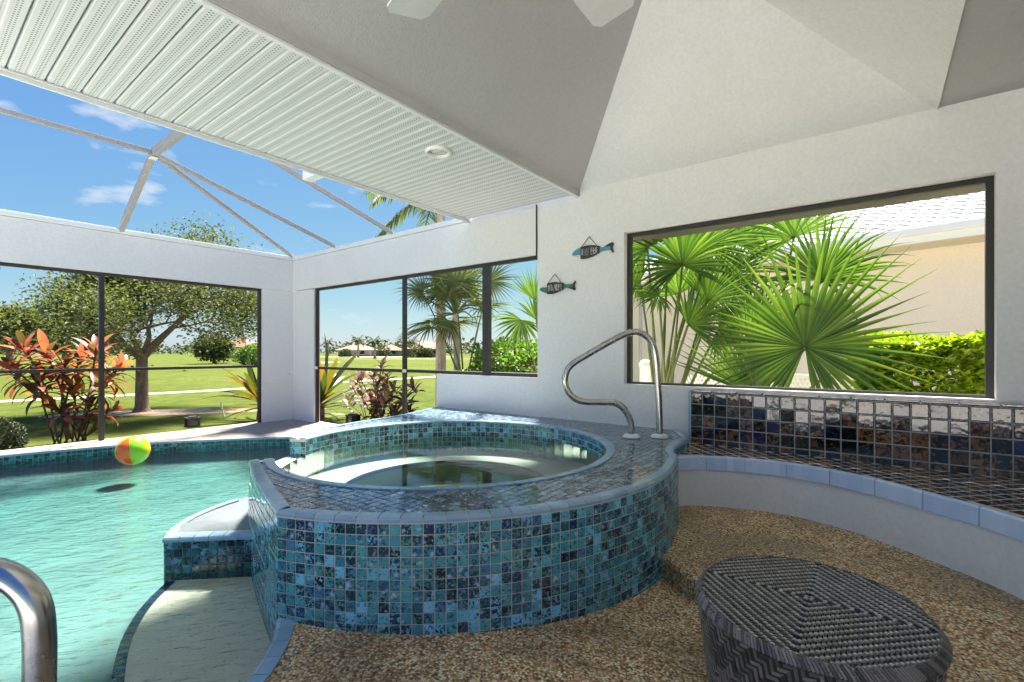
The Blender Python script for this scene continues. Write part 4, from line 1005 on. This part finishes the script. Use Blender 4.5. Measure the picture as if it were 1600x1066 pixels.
# fan palm seen through the side screen, and its neighbour
def crown_palm(label, cx, cy, hz, n_leaf, rad, mat, seed, dead=2):
    rr = random.Random(seed); t = thing('fan_palm', label, 'palm', (cx, cy, LZ)); q = MB()
    q.tube([(cx, cy, LZ), (cx + .04, cy, hz * .5), (cx, cy, hz)], [.10, .065, .06], 12); q.build('trunk', PTRUNK, t)
    for k in range(n_leaf):
        az = 2 * math.pi * k / n_leaf * 2.618 + rr.uniform(-.3, .3); el = R(78) - (k / n_leaf) * R(105) + rr.uniform(-.12, .12)
        d = Vector((math.cos(az) * math.cos(el), math.sin(az) * math.cos(el), math.sin(el))); b_ = Vector((cx, cy, hz)); h = b_ + d * rr.uniform(.45, .7)
        nn = Vector((0, 0, 1)) if el < R(60) else Vector((-math.cos(az), -math.sin(az), .3))
        fan_leaf(t, h, d, nn + d * .3, rad * rr.uniform(.85, 1.1), 250, 30, .65, mat, b_, rr, .38, petr=.012)
    for k in range(dead):
        az = rr.uniform(0, 6.28); h = Vector((cx + .12 * math.cos(az), cy + .12 * math.sin(az), hz - .1))
        fan_leaf(t, h, (math.cos(az) * .25, math.sin(az) * .25, -1), (math.cos(az), math.sin(az), .2), rad * .85, 60, 12, .3, DEAD, None, rr, .5, name='dead_frond')
    return t
cpos = at(712, 436, X=6.7)
tC = crown_palm('grey green fan palm with a hanging dead leaf, seen through the side screen', cpos.x, cpos.y, 2.0, 17, .85, PALMD, 21, 2)
for (px, py, X, rad, cd, no, span, ns, dr) in [(711, 440, 6.2, .72, (.05, 1), (0, 0, .3), 330, 44, .35), (660, 455, 6.5, .62, (-1, .2), (0, 0, .6), 250, 30, .6), (765, 440, 6.4, .68, (1, .1), (0, 0, .6), 250, 32, .6), (700, 500, 6.4, .5, (-.4, -.8), (0, 0, .5), 220, 26, .6)]:
    leafA(tC, px, py, X, rad, cd, no, span, ns, dr, at(726, 610, X=6.5), PALMD, .36)
tD = thing('fan_palm', 'young fan palm with upright spiky leaves close beside the white wall', 'palm', (5.7, 3.55, LZ))
for (px, py, X, rad, cd, no, span, ns, dr) in [(836, 470, 5.6, .60, (.1, 1), (.2, .5, 0), 120, 20, .1), (815, 500, 5.9, .55, (-.2, -.5), (0, 0, .8), 220, 26, .7), (838, 500, 5.7, .5, (.3, .3), (0, 0, .5), 200, 22, .5)]:
    leafA(tD, px, py, X, rad, cd, no, span, ns, dr, Vector((5.7, 3.55, LZ)))

def leafcloud(name, mat, parent, pts, size, rng, cluster=1, flat=.5, aspect=.45):
    """leaf-sized faces (two bent halves each) round given points"""
    mb = MB()
    for p, nout in pts:
        for c in range(cluster):
            a = rng.uniform(0, 6.28); el = rng.uniform(-.5, .9)
            d = Vector((math.cos(a) * math.cos(el), math.sin(a) * math.cos(el), math.sin(el))) + Vector(nout) * flat
            d.normalize(); n_ = Vector((rng.uniform(-1, 1), rng.uniform(-1, 1), 1.1)) + Vector(nout) * .6
            n_ = (n_ - d * n_.dot(d)).normalized(); s_ = d.cross(n_); ln = size * rng.uniform(.7, 1.25); wd = ln * aspect
            b = len(mb.v); m_ = p + d * ln * .45
            mb.v += [p, m_ - s_ * wd / 2 + n_ * wd * .2, p + d * ln - Vector((0, 0, ln * .12)), m_ + s_ * wd / 2 + n_ * wd * .2]
            mb.f += [(b, b + 1, b + 2), (b, b + 2, b + 3)]; mb.mi += [0, 0]
    return mb.build(name, mat, parent)
def shell_pts(c, rx, ry, rz, n_, rng, depth=.35, lump=.18, zmin=-1):
    out = []; ph = [Vector((rng.gauss(0, 1), rng.gauss(0, 1), rng.gauss(0, 1))).normalized() for _ in range(14)]
    while len(out) < n_:
        d = Vector((rng.gauss(0, 1), rng.gauss(0, 1), rng.gauss(0, 1))).normalized()
        if d.z < zmin: continue
        k = 1 + lump * sum(max(0, d.dot(p)) ** 10 for p in ph) - lump * .4; k *= 1 - depth * rng.random() ** 1.8
        out.append((Vector(c) + Vector((d.x * rx * k, d.y * ry * k, d.z * rz * k)), d))
    return out
def box_pts(a, b, n_, rng, bulge=.1):
    a = Vector(a); b = Vector(b); out = []
    for _ in range(n_):
        p = Vector((rng.uniform(a.x, b.x), rng.uniform(a.y, b.y), rng.uniform(a.z, b.z)))
        s_ = rng.random(); d = Vector((-1, 0, .3)) if s_ < .5 else Vector((0, 0, 1)) if s_ < .8 else Vector((0, 1, .3))
        if s_ < .5: p.x = a.x + abs(rng.gauss(0, .10))
        elif s_ < .8: p.z = b.z - abs(rng.gauss(0, .08))
        else: p.y = b.y - abs(rng.gauss(0, .10))
        p += Vector((math.sin(p.y * 5.3) * .06, math.sin(p.z * 6) * .05, math.sin(p.y * 4.1 + p.x * 3) * .05)) ; out.append((p, d))
    return out
def core(parent, c, rx, ry, rz, mat=None, name='twigs'):
    q = MB(); rr = random.Random(3)
    for k in range(26):
        d = Vector((rr.gauss(0, 1), rr.gauss(0, 1), abs(rr.gauss(0, 1)))).normalized(); base = Vector((c[0], c[1], c[2] - rz))
        q.tube([base, base.lerp(Vector(c), .6) + Vector((d.x * rx * .3, d.y * ry * .3, 0)), Vector(c) + Vector((d.x * rx * .85, d.y * ry * .85, d.z * rz * .85))], [.016, .011, .004], 5)
    return q.build(name, STEM, parent)
# yellow green hedge under the neighbour wall
hg = thing('hedge', 'clipped yellow green hedge against the peach house wall', 'hedge', (6.6, -.9, LZ)); rr = random.Random(31)
leafcloud('foliage', HEDGEL, hg, box_pts((6.15, -1.7, -.1), (7.1, .18, 1.36), 3600, rr), .125, rr, 5, .9, .42)['kind'] = 'stuff'
q = MB()
for k in range(40):
    x_, y_ = rr.uniform(6.3, 7.2), rr.uniform(-2.5, .1); q.tube([(x_, y_, LZ), (x_ + rr.uniform(-.1, .1), y_ + rr.uniform(-.1, .1), 1.2)], [.02, .006], 5)
q.build('stems', STEM, hg)
dkc = plain('deep_foliage', lin(.02, .035, .008), .9); 
# bright shrub by the low wall
sg = thing('bright_shrub', 'bright green broad-leaved shrub behind the low wall', 'shrub', (6.6, 4.2, LZ)); rr = random.Random(32)
for (px, py, X, r_) in ((800, 565, 6.6, .55), (830, 580, 6.2, .45), (775, 575, 6.9, .45), (720, 600, 6.4, .28)):
    c = at(px, py, X=X); leafcloud('foliage', SHRUBL, sg, shell_pts(c, r_, r_, r_ * .8, int(900 * r_), rr), .11, rr, 2, .8, .55)['kind'] = 'stuff'; core(sg, (c.x, c.y, c.z), r_, r_, r_)
# boxwood ball at the left
c = at(-2, 668, Z=.08); c = at(-2, 668, Y=9.35); bxw = thing('boxwood', 'small dark rounded boxwood bush at the far left beyond the screen', 'bush', (c.x, c.y, LZ)); rr = random.Random(33)
leafcloud('foliage', BOXL, bxw, shell_pts((c.x, c.y, .10), .27, .27, .26, 2200, rr, .3, .08), .035, rr, 2, .6, .5)['kind'] = 'stuff'; core(bxw, (c.x, c.y, .1), .27, .27, .26)
# broad bush out by the road
c = at(392, 570, Z=LZ); c.z = LZ; rb = thing('broad_bush', 'broad rounded green bush in the distance beside the corner column', 'bush', c); rr = random.Random(34)
leafcloud('foliage', SHRUBL, rb, shell_pts((c.x + .6, c.y, .9), 1.9, 1.9, 1.25, 2600, rr, .4), .26, rr, 2, .6, .5)['kind'] = 'stuff'

# red ti plant: stems with whorls of leaves, every leaf a part
def tileaf(name, ln, wd, droop, mat, seed):
    mb = MB(); seg_leaf(mb, (0, 0, 0), (1, 0, 0), (0, 0, 1), ln, wd, droop, .16, 6, lambda t: max(.03, math.sin(math.pi * min(1, .06 + .94 * t)) ** .75)); return mb.mesh(name, mat, smooth=True)
def tip_whorl(parent, name, meshes, tip, up, n_, rng, s=(.8, 1.15), el=(5, 75)):
    up = Vector(up).normalized(); q0 = up.to_track_quat('Z', 'Y')
    for k in range(n_):
        e_ = R(el[1]) - (R(el[1]) - R(el[0])) * k / max(1, n_ - 1); az = k * 2.4 + rng.uniform(-.2, .2)
        d = q0 @ Vector((math.cos(az) * math.cos(e_), math.sin(az) * math.cos(e_), math.sin(e_)))
        nn = q0 @ Vector((-math.cos(az) * math.sin(e_), -math.sin(az) * math.sin(e_), math.cos(e_)))
        M = frame(Vector(tip) - up * (.012 * k), d, nn) @ Matrix.Scale(rng.uniform(*s), 4); inst(name, meshes[rng.randrange(len(meshes))], parent, M)
rtb = at(108, 692, Z=LZ + .02); rt = thing('ti_plant', 'tall ti plant with red and orange leaves beyond the back screen', 'ti plant', (rtb.x, rtb.y, LZ)); rr = random.Random(41)
red = [tileaf('leaf', .42, .105, .5, REDL, 0), tileaf('leaf', .36, .10, .8, REDL, 1), tileaf('leaf', .40, .085, 1.2, BRONZL, 2)]
brz = [tileaf('leaf', .34, .075, 1.3, BRONZL, 0), tileaf('leaf', .30, .07, .9, BRONZL, 1), red[1]]
tips = [(40, 545), (75, 555), (100, 575), (125, 560), (150, 550), (185, 575), (60, 590), (20, 575), (165, 595), (115, 610), (90, 640), (140, 635), (175, 640)]
for i, (px, py) in enumerate(tips):
    tp = at(px, py, Y=rtb.y + rr.uniform(-.15, .35)); b_ = Vector((rtb.x + rr.uniform(-.22, .22), rtb.y + rr.uniform(-.1, .15), LZ)); mid = b_.lerp(tp, .5) + Vector((rr.uniform(-.05, .05), 0, .1))
    q = MB(); q.tube(crom([b_, mid, tp], 5), .013, 6); q.build('stem', STEM, rt)
    up = (tp - mid).normalized() + Vector((0, 0, .4))
    tip_whorl(rt, 'leaf', red if py < 600 else brz, tp, up, 24 if py < 600 else 20, rr, (.72, 1.12), (-25, 75))
# strap-leaved plants either side of the corner column
strap = [tileaf('leaf', 1.25, .11, .30, STRAPL, 0), tileaf('leaf', 1.1, .12, .6, STRAPL, 1), tileaf('leaf', .85, .09, 1.1, STRAPL, 2)]
for lb, c, tl, n_ in (('strap-leaved plant with orange-edged leaves right of the corner column', at(503, 655, X=5.55), (.3, -.25, 1), 36), ('strap-leaved plant half hidden behind the corner column', Vector((4.75, 10.3, LZ)), (-.45, .15, 1), 22)):
    t = thing('strap_leaf_plant', lb, 'plant', (c.x, c.y, LZ)); rr = random.Random(51 + n_)
    q = MB(); q.tube([(c.x, c.y, LZ), (c.x + .02, c.y, .18)], [.06, .04], 8); q.build('stem', STEM, t)
    tip_whorl(t, 'leaf', strap, (c.x, c.y, .30), tl, n_, rr, (.75, 1.2), (8, 82))
# purple croton
pc = at(590, 655, X=5.25); cp = thing('croton', 'bushy purple croton between the strap-leaved plant and low wall', 'plant', (pc.x, pc.y, LZ)); rr = random.Random(61)
pl = [tileaf('leaf', .27, .075, .7, PURPL, 0), tileaf('leaf', .23, .07, 1.1, PURPL, 1), tileaf('leaf', .28, .05, 1.4, BRONZL, 2)]
for i in range(27):
    px, py = rr.gauss(588, 22), rr.uniform(590, 655); 
    if i == 0: px, py = 596, 572
    if i == 1: px, py = 632, 625
    tp = at(px, py, X=5.25 + rr.uniform(-.2, .35)); b_ = Vector((pc.x + rr.uniform(-.12, .12), pc.y + rr.uniform(-.15, .15), LZ))
    q = MB(); q.tube([b_, b_.lerp(tp, .5) + Vector((0, 0, .06)), tp], .008, 5); q.build('stem', STEM, cp)
    tip_whorl(cp, 'leaf', pl, tp, Vector((rr.uniform(-.5, .5), rr.uniform(-.5, .5), 1)), 11, rr)
lc = at(660, 652, X=5.3); lcp = thing('low_croton', 'low dark red groundcover plant at the foot of the low wall', 'plant', (lc.x, lc.y, LZ))
for i in range(7):
    tp = at(645 + i * 7, 648 + rr.uniform(-2, 5), X=5.3); tip_whorl(lcp, 'leaf', pl[:2], tp, (0, 0, 1), 7, rr, (.5, .8), (5, 60))

# trees
def limb(mb, p, d, ln, r_, depth, rng, tips, spread=.75, up=.12):
    pts = [Vector(p)]; rads = [r_]; d = Vector(d).normalized(); n_ = 4
    for i in range(n_):
        d = (d + Vector((rng.gauss(0, .13), rng.gauss(0, .13), rng.gauss(0, .08) + up * .3))).normalized(); pts.append(pts[-1] + d * ln / n_); rads.append(r_ * (1 - .42 * (i + 1) / n_))
    mb.tube(pts, rads, 8 if r_ > .05 else 5, cap=False)
    if depth == 0: tips.append(pts[-1]); tips.append(pts[2]); return
    for k in range(3 if depth > 1 else 3):
        a = rng.uniform(0, 6.28); q_ = d.to_track_quat('Z', 'Y'); nd = q_ @ Vector((math.cos(a) * spread, math.sin(a) * spread, 1)); nd.z = nd.z * .75 + .05
        limb(mb, pts[-1 if k < 2 else 3], nd, ln * rng.uniform(.62, .85), rads[-1] * .85, depth - 1, rng, tips, spread, up)
def tree(name, label, cat, base, hts, trunk_h, tr, depth, ln, leaf, per, sz, rad, seed, mat=OAKL, squash=.7, lean=(0, 0, 1), group=None, spread=.85, droop=0):
    rr = random.Random(seed); t = thing(name, label, cat, base, group); mb = MB(); b_ = Vector(base); tips = []
    top = b_ + Vector(lean).normalized() * trunk_h
    mb.tube([b_, b_ + Vector((0, 0, .12)), b_.lerp(top, .5), top], [tr * 1.5, tr * 1.1, tr, tr * .9], 12, cap=False)
    for k in range(6):
        a = k * 1.05 + rr.uniform(-.3, .3); limb(mb, top - Vector((0, 0, rr.uniform(0, .15))), (math.cos(a) * .9, math.sin(a) * .9, rr.uniform(.45, 1.2)), ln * rr.uniform(.8, 1.15), tr * .55, depth, rr, tips, spread)
    mb.build('trunk', BARK, t, smooth=True)
    pts = []
    for tp in tips:
        for _ in range(per):
            o_ = Vector((rr.gauss(0, 1), rr.gauss(0, 1), rr.gauss(0, squash))) * rad; pts.append((tp + o_ - Vector((0, 0, droop * abs(rr.gauss(0, 1)))), o_.normalized()))
    leafcloud('crown', mat, t, pts, sz, rr, 1, .4, .5)['kind'] = 'stuff'
    return t
tree('oak_tree', 'spreading oak with a brown trunk standing in the mulch bed', 'tree', (tb.x, tb.y, LZ), 0, 1.35, .13, 3, 1.25, 0, 120, .088, .29, 5, squash=.6, spread=.95, droop=.05)
for i, (px, t_, h_, lb) in enumerate(((15, 38, .9, 'dark green tree behind the oak, at the far left'), (100, 60, .9, 'green tree far behind the ti plant'), (335, 60, .5, 'small yellow green tree beside the far road'))):
    p = at(px, 551, t=t_); tree('background_tree', lb, 'tree', (p.x, p.y, LZ), 0, 1.6 * h_, .2, 2, 2.2 * h_, 0, 60, .42, .55, 70 + i, squash=.7, group='trees beyond the lawn')

def pinnate(mb, o, d, ln, rng, droop=.9, n_=26, ll=.35, wd=.035):
    p = Vector(o); d = Vector(d).normalized(); pts = [p.copy()]
    for i in range(10):
        d = (d + Vector((0, 0, -droop * .12))).normalized(); p = p + d * ln / 10; pts.append(p.copy())
    mb.tube(pts, [.03 * ln / 2 * (1 - i / 11) + .004 for i in range(11)], 5, cap=False)
    for i in range(n_):
        t = .12 + .88 * i / n_; k = t * 10; j = min(9, int(k)); q_ = pts[j].lerp(pts[j + 1], k - j); tg = (pts[j + 1] - pts[j]).normalized(); sd_ = tg.cross(Vector((0, 0, 1))).normalized()
        for s_ in (-1, 1):
            seg_leaf(mb, q_, sd_ * s_ + tg * .55 + Vector((0, 0, rng.uniform(-.5, .1))), Vector((0, 0, 1)) + tg * .2, ll * (1 - .5 * abs(t - .45)) * rng.uniform(.8, 1.1), wd, 1.0, .2, 3)
def feather_palm(name, label, base, hz, tr, nf, ln, ll, wd, seed, mat=PALMD, group=None, nn=26):
    rr = random.Random(seed); t = thing(name, label, 'palm', base, group); b_ = Vector(base); q = MB()
    q.tube([b_, b_ + Vector((0, 0, hz * .5)), b_ + Vector((0, 0, hz))], [tr * 1.2, tr, tr * .8], 10); q.build('trunk', PTRUNK, t)
    for k in range(nf):
        az = k * 2.4 + rr.uniform(-.2, .2); el = R(70) - R(85) * k / nf; mb = MB()
        pinnate(mb, b_ + Vector((0, 0, hz)), (math.cos(az) * math.cos(el), math.sin(az) * math.cos(el), math.sin(el)), ln * rr.uniform(.85, 1.1), rr, .9, nn, ll, wd); mb.build('frond', mat, t)
    return t
rp_ = at(689, 545, t=10); feather_palm('feather_palm', 'tall feather palm hanging its fronds over the cage roof', (rp_.x, rp_.y, LZ), at(689, 290, t=10).z, .10, 15, 1.7, .45, .045, 81)
for i, (px, t_, top, lb) in enumerate(((513, 170, 532, 'small far palm nearest the corner column'), (560, 150, 529, 'far palm with a double dark crown above the red roofs'), (586, 110, 531, 'greenest far palm, in the middle of the fairway view'), (644, 160, 531, 'far palm above the pink house'))):
    p = at(px, 551, t=t_); hz = at(px, top + 3, t=t_).z
    feather_palm('far_palm', lb, (p.x, p.y, LZ), hz, .3, 14, hz * .55, hz * .16, .25, 90 + i, FARL, 'far palms along the fairway', 12)
# far houses
def far_house(label, px0, px1, t_, wall_h, roof_h, wallc, seed):
    a = at(px0, 551, t=t_); b_ = at(px1, 551, t=t_); c = (a + b_) / 2; wd = (b_ - a).length; th = thing('far_house', label, 'house', (c.x, c.y, LZ), 'far houses across the fairway')
    dirx = (b_ - a).normalized(); diry = Vector((-dirx.y, dirx.x, 0)); 
    M = Matrix((dirx, diry, Vector((0, 0, 1)))).transposed().to_4x4(); M.translation = Vector((c.x, c.y, LZ))
    h = wd / 2; q = MB(); q.box((-h, 0, 0), (h, 9, wall_h), 0, M); q.build('wall', wallc, th)
    q = MB(); e = .8; q.raw([(-h - e, -e, wall_h + .02), (h + e, -e, wall_h + .02), (h + e, 9 + e, wall_h + .02), (-h - e, 9 + e, wall_h + .02), (-h + 4, 4.5, wall_h + roof_h), (h - 4, 4.5, wall_h + roof_h)], [(0, 1, 5, 4), (1, 2, 5), (2, 3, 4, 5), (3, 0, 4), (3, 2, 1, 0)], 0, M); q.build('roof', ROOFR, th)
    n_ = max(2, int(wd / 5))
    for k in range(n_):
        x_ = -h + (k + .5) * wd / n_; q = MB(); q.box((x_ - .9, -.06, .8), (x_ + .9, -.02, 2.2), 0, M); wn = q.build('window', GLASSD, th); q = MB(); q.box((x_ - 1.0, -.09, 2.2), (x_ + 1.0, -.01, 2.32), 0, M); q.box((x_ - 1.0, -.09, .68), (x_ + 1.0, -.01, .80), 0, M); q.build('frame', ALU, wn)
pink = stucco('pink_house_paint', lin(0.2520, 0.1620, 0.1320), scale=3); cream = stucco('cream_house_paint', lin(0.2700, 0.2280, 0.1920), scale=3)
far_house('long red-roofed house left of the far palms', 528, 578, 165, 2.3, 2.0, cream, 1)
far_house('red-roofed house right of the greenest far palm', 592, 622, 190, 2.3, 2.6, cream, 2)
far_house('pink house with a red roof behind the fan palm', 636, 690, 150, 2.6, 2.6, pink, 3)
far_house('pale house with a pink roof between the oak and the corner column', 343, 384, 120, 2.8, 3.0, cream, 4)
rr = random.Random(99)
for i, (px, t_, r_, lb) in enumerate(((648, 140, 2.6, 'round dark bush in front of the pink house'), (665, 138, 1.6, 'smaller bush in front of the pink house'), (540, 158, 1.5, 'low hedge in front of the long red-roofed house'), (598, 175, 2.2, 'dark bush beside the middle far house'))):
    p = at(px, 551, t=t_); t = thing('far_bush', lb, 'bush', (p.x, p.y, LZ), 'bushes by the far houses'); leafcloud('foliage', FARL, t, shell_pts((p.x, p.y, r_ * .5), r_ * 1.3, r_ * 1.3, r_, 700, rr), .7, rr, 1, .5, .6)['kind'] = 'stuff'
pts = []
for k in range(230):
    px = rr.uniform(-500, 860); t_ = rr.uniform(230, 330); p = at(px, 551, t=t_); h_ = rr.uniform(3.5, 8)
    for _ in range(36): pts.append((Vector((p.x + rr.gauss(0, 5), p.y + rr.gauss(0, 5), rr.uniform(0, 1) * h_)), Vector((0, 0, 1))))
leafcloud('distant_tree_line', FARL, None, pts, 2.4, rr, 1, .5, .7)['kind'] = 'stuff'
bpy.data.objects['distant_tree_line']['label'] = 'low dark green line of trees along the horizon'

# ------------------------------------------------------------------ neighbour house in the opening
nh = thing('neighbour_house', 'peach house with a white tiled roof close beyond the opening', 'house', (9.9, -1, LZ))
ed = Vector((.194, .981, 0)); en = Vector((-.981, .194, 0))      # along the eave, and out of the wall towards us
E0 = Vector((9.39, -1.22, 2.95))
def nhp(s_, o_, z_): p = E0 + ed * s_ + en * o_; return Vector((p.x, p.y, z_))
M = Matrix((ed, -en, Vector((0, 0, 1)))).transposed().to_4x4(); M.translation = Vector((E0.x, E0.y, 0))
S0, S1 = -9, 6.9
q = MB(); q.box((S0, .55, LZ), (S1 - .5, 7, 2.90), 0, M); q.build('wall', PEACH, nh)
q = MB(); q.box((S0, .0, 2.905), (S1, .549, 2.93), 0, M); q.build('eave_soffit', stucco('yellowed_soffit', lin(.60, .52, .36), scale=60), nh)
q = MB(); q.box((S0, -.012, 2.92), (S1 + .01, .0, 3.11), 0, M); q.build('fascia', ALU, nh)
q = MB(); q.box((S0, -.11, 3.03), (S1, -.013, 3.14), 0, M); q.build('gutter', ALU, nh, bevel=.015)
pit = .42
q = MB(); q.raw([(S0, 0, 3.10), (S1, 0, 3.10), (S1 - 3.5, 4, 3.10 + 4 * pit), (S0, 4, 3.10 + 4 * pit)], [(0, 1, 2, 3)], 0, M); q.raw([(S1, 0, 3.10), (S1, 8, 3.1), (S1 - 3.5, 4, 3.10 + 4 * pit)], [(0, 1, 2)], 0, M); nroof = q.build('roof', ROOFW, nh)
tm = MB(); cw, cl_ = .30, .36     # one low-barrel tile
nn = 6; vv = []
for j, yy in enumerate((0, cl_)):
    for i in range(nn + 1):
        t = i / nn; z_ = .045 * math.sin(math.pi * t) ** .8 + .012 * 0 + (.030 if j == 0 else .0); vv.append((t * cw, yy, z_ + .012))
for i in range(nn + 1): vv.append((i / nn * cw, 0, .0))
ff = [(i, i + 1, nn + 2 + i, nn + 1 + i) for i in range(nn)] + [(2 * (nn + 1) + i, 2 * (nn + 1) + i + 1, i + 1, i) for i in range(nn)]
tm.raw(vv, ff); met = tm.mesh('roof_tile', ROOFW)
al = math.atan(pit); cells = []
for r_ in range(9):
    for k in range(60):
        s_ = -3.0 + k * cw; y_ = r_ * (cl_ - .06) * math.cos(al)
        if s_ > S1 - .5 - y_ * .87: continue
        cells.append(M @ Matrix.Translation((s_, y_, 3.115 + y_ * pit)) @ Matrix.Rotation(al, 4, 'X'))
cells.sort(key=lambda m_: (m_.translation - CAM).length)
for Mx in cells[:290]: inst('roof_tile', met, nroof, Mx)
b = MB()
for Mx in cells[290:]: b.raw(tm.v, tm.f, 0, Mx)
if cells[290:]: b.build('roof_tile_field', ROOFW, nroof)['kind'] = 'stuff'
# pierced white screen low in front of the house
lt = thing('lattice_screen', 'low white pierced screen in front of the peach wall', 'screen', (7.6, 1.2, LZ))
q = MB(); q.box((7.60, -.2, LZ), (7.66, 2.2, .40)); q.build('base_panel', WHITEP, lt)
q = MB(); q.box((7.595, -.2, .90), (7.665, 2.2, .95)); q.build('top_rail', WHITEP, lt)
for k in range(44):
    y_ = -.2 + k * .0555; q = MB(); q.bar((7.63, y_, .40), (7.63, y_ + .24, .90), .022, .010, (1, 0, 0)); q.bar((7.642, y_ + .24, .40), (7.642, y_, .90), .022, .010, (1, 0, 0)); q.build('lattice_slat', WHITEP, lt)
# things glimpsed left of the palm clump
p = at(1009, 600, X=7.6); q = MB(); q.prism(arc((p.x, p.y), .10, 0, 360, 16)[:-1], LZ, 1.02); 
gp = thing('gate_post', 'white round-topped post behind the spa handrail', 'post', (p.x, p.y, LZ)); q.build('shaft', WHITEP, gp, smooth=False)
q = MB(); q.lathe([(.11, 1.02), (.105, 1.07), (.07, 1.12), (0, 1.14)], (p.x, p.y, 0), 16); q.build('cap', WHITEP, gp, smooth=True)
p = at(1001, 432, t=9.5); ls = thing('yard_lamp', 'domed grey yard lamp on a post behind the palm clump', 'lamp', (p.x, p.y, LZ))
q = MB(); q.tube([(p.x, p.y, LZ), (p.x, p.y, p.z - .05)], .035, 10); q.build('post', CAGE, ls)
q = MB(); q.lathe([(.05, -.18), (.19, .0), (.17, .05), (.10, .11), (0, .13)], p, 20); q.build('lamp_head', WHITEP, ls, smooth=True)
dr = MB(); a = at(984, 592, t=16); dr.poly([(13.5, 3.5), (19, 3.6), (19, 9), (12.5, 9)], LZ + .01); structure(dr, 'driveway', ASPH)
p = at(985, 551, t=34); far = thing('grey_house', 'pale grey house across the drive, seen left of the palm clump', 'house', (p.x, p.y, LZ))
q = MB(); q.box((p.x, p.y - 9, LZ), (p.x + 8, p.y + 6, 3.2)); q.build('wall', stucco('grey_house_paint', lin(.40, .38, .37), scale=5), far)
q = MB(); q.raw([(p.x - .6, p.y - 9.6, 3.21), (p.x + 8.6, p.y - 9.6, 3.21), (p.x + 8.6, p.y + 6.6, 3.21), (p.x - .6, p.y + 6.6, 3.21), (p.x + 4, p.y - 5, 5.6), (p.x + 4, p.y + 2, 5.6)], [(0, 1, 4), (1, 2, 5, 4), (2, 3, 5), (3, 0, 4, 5), (3, 2, 1, 0)]); q.build('roof', ROOFW, far)
for y_ in (-3.5, .5): q = MB(); q.box((p.x - .05, p.y + y_, .8), (p.x - .01, p.y + y_ + 1.6, 2.2)); q.build('window', GLASSD, far)
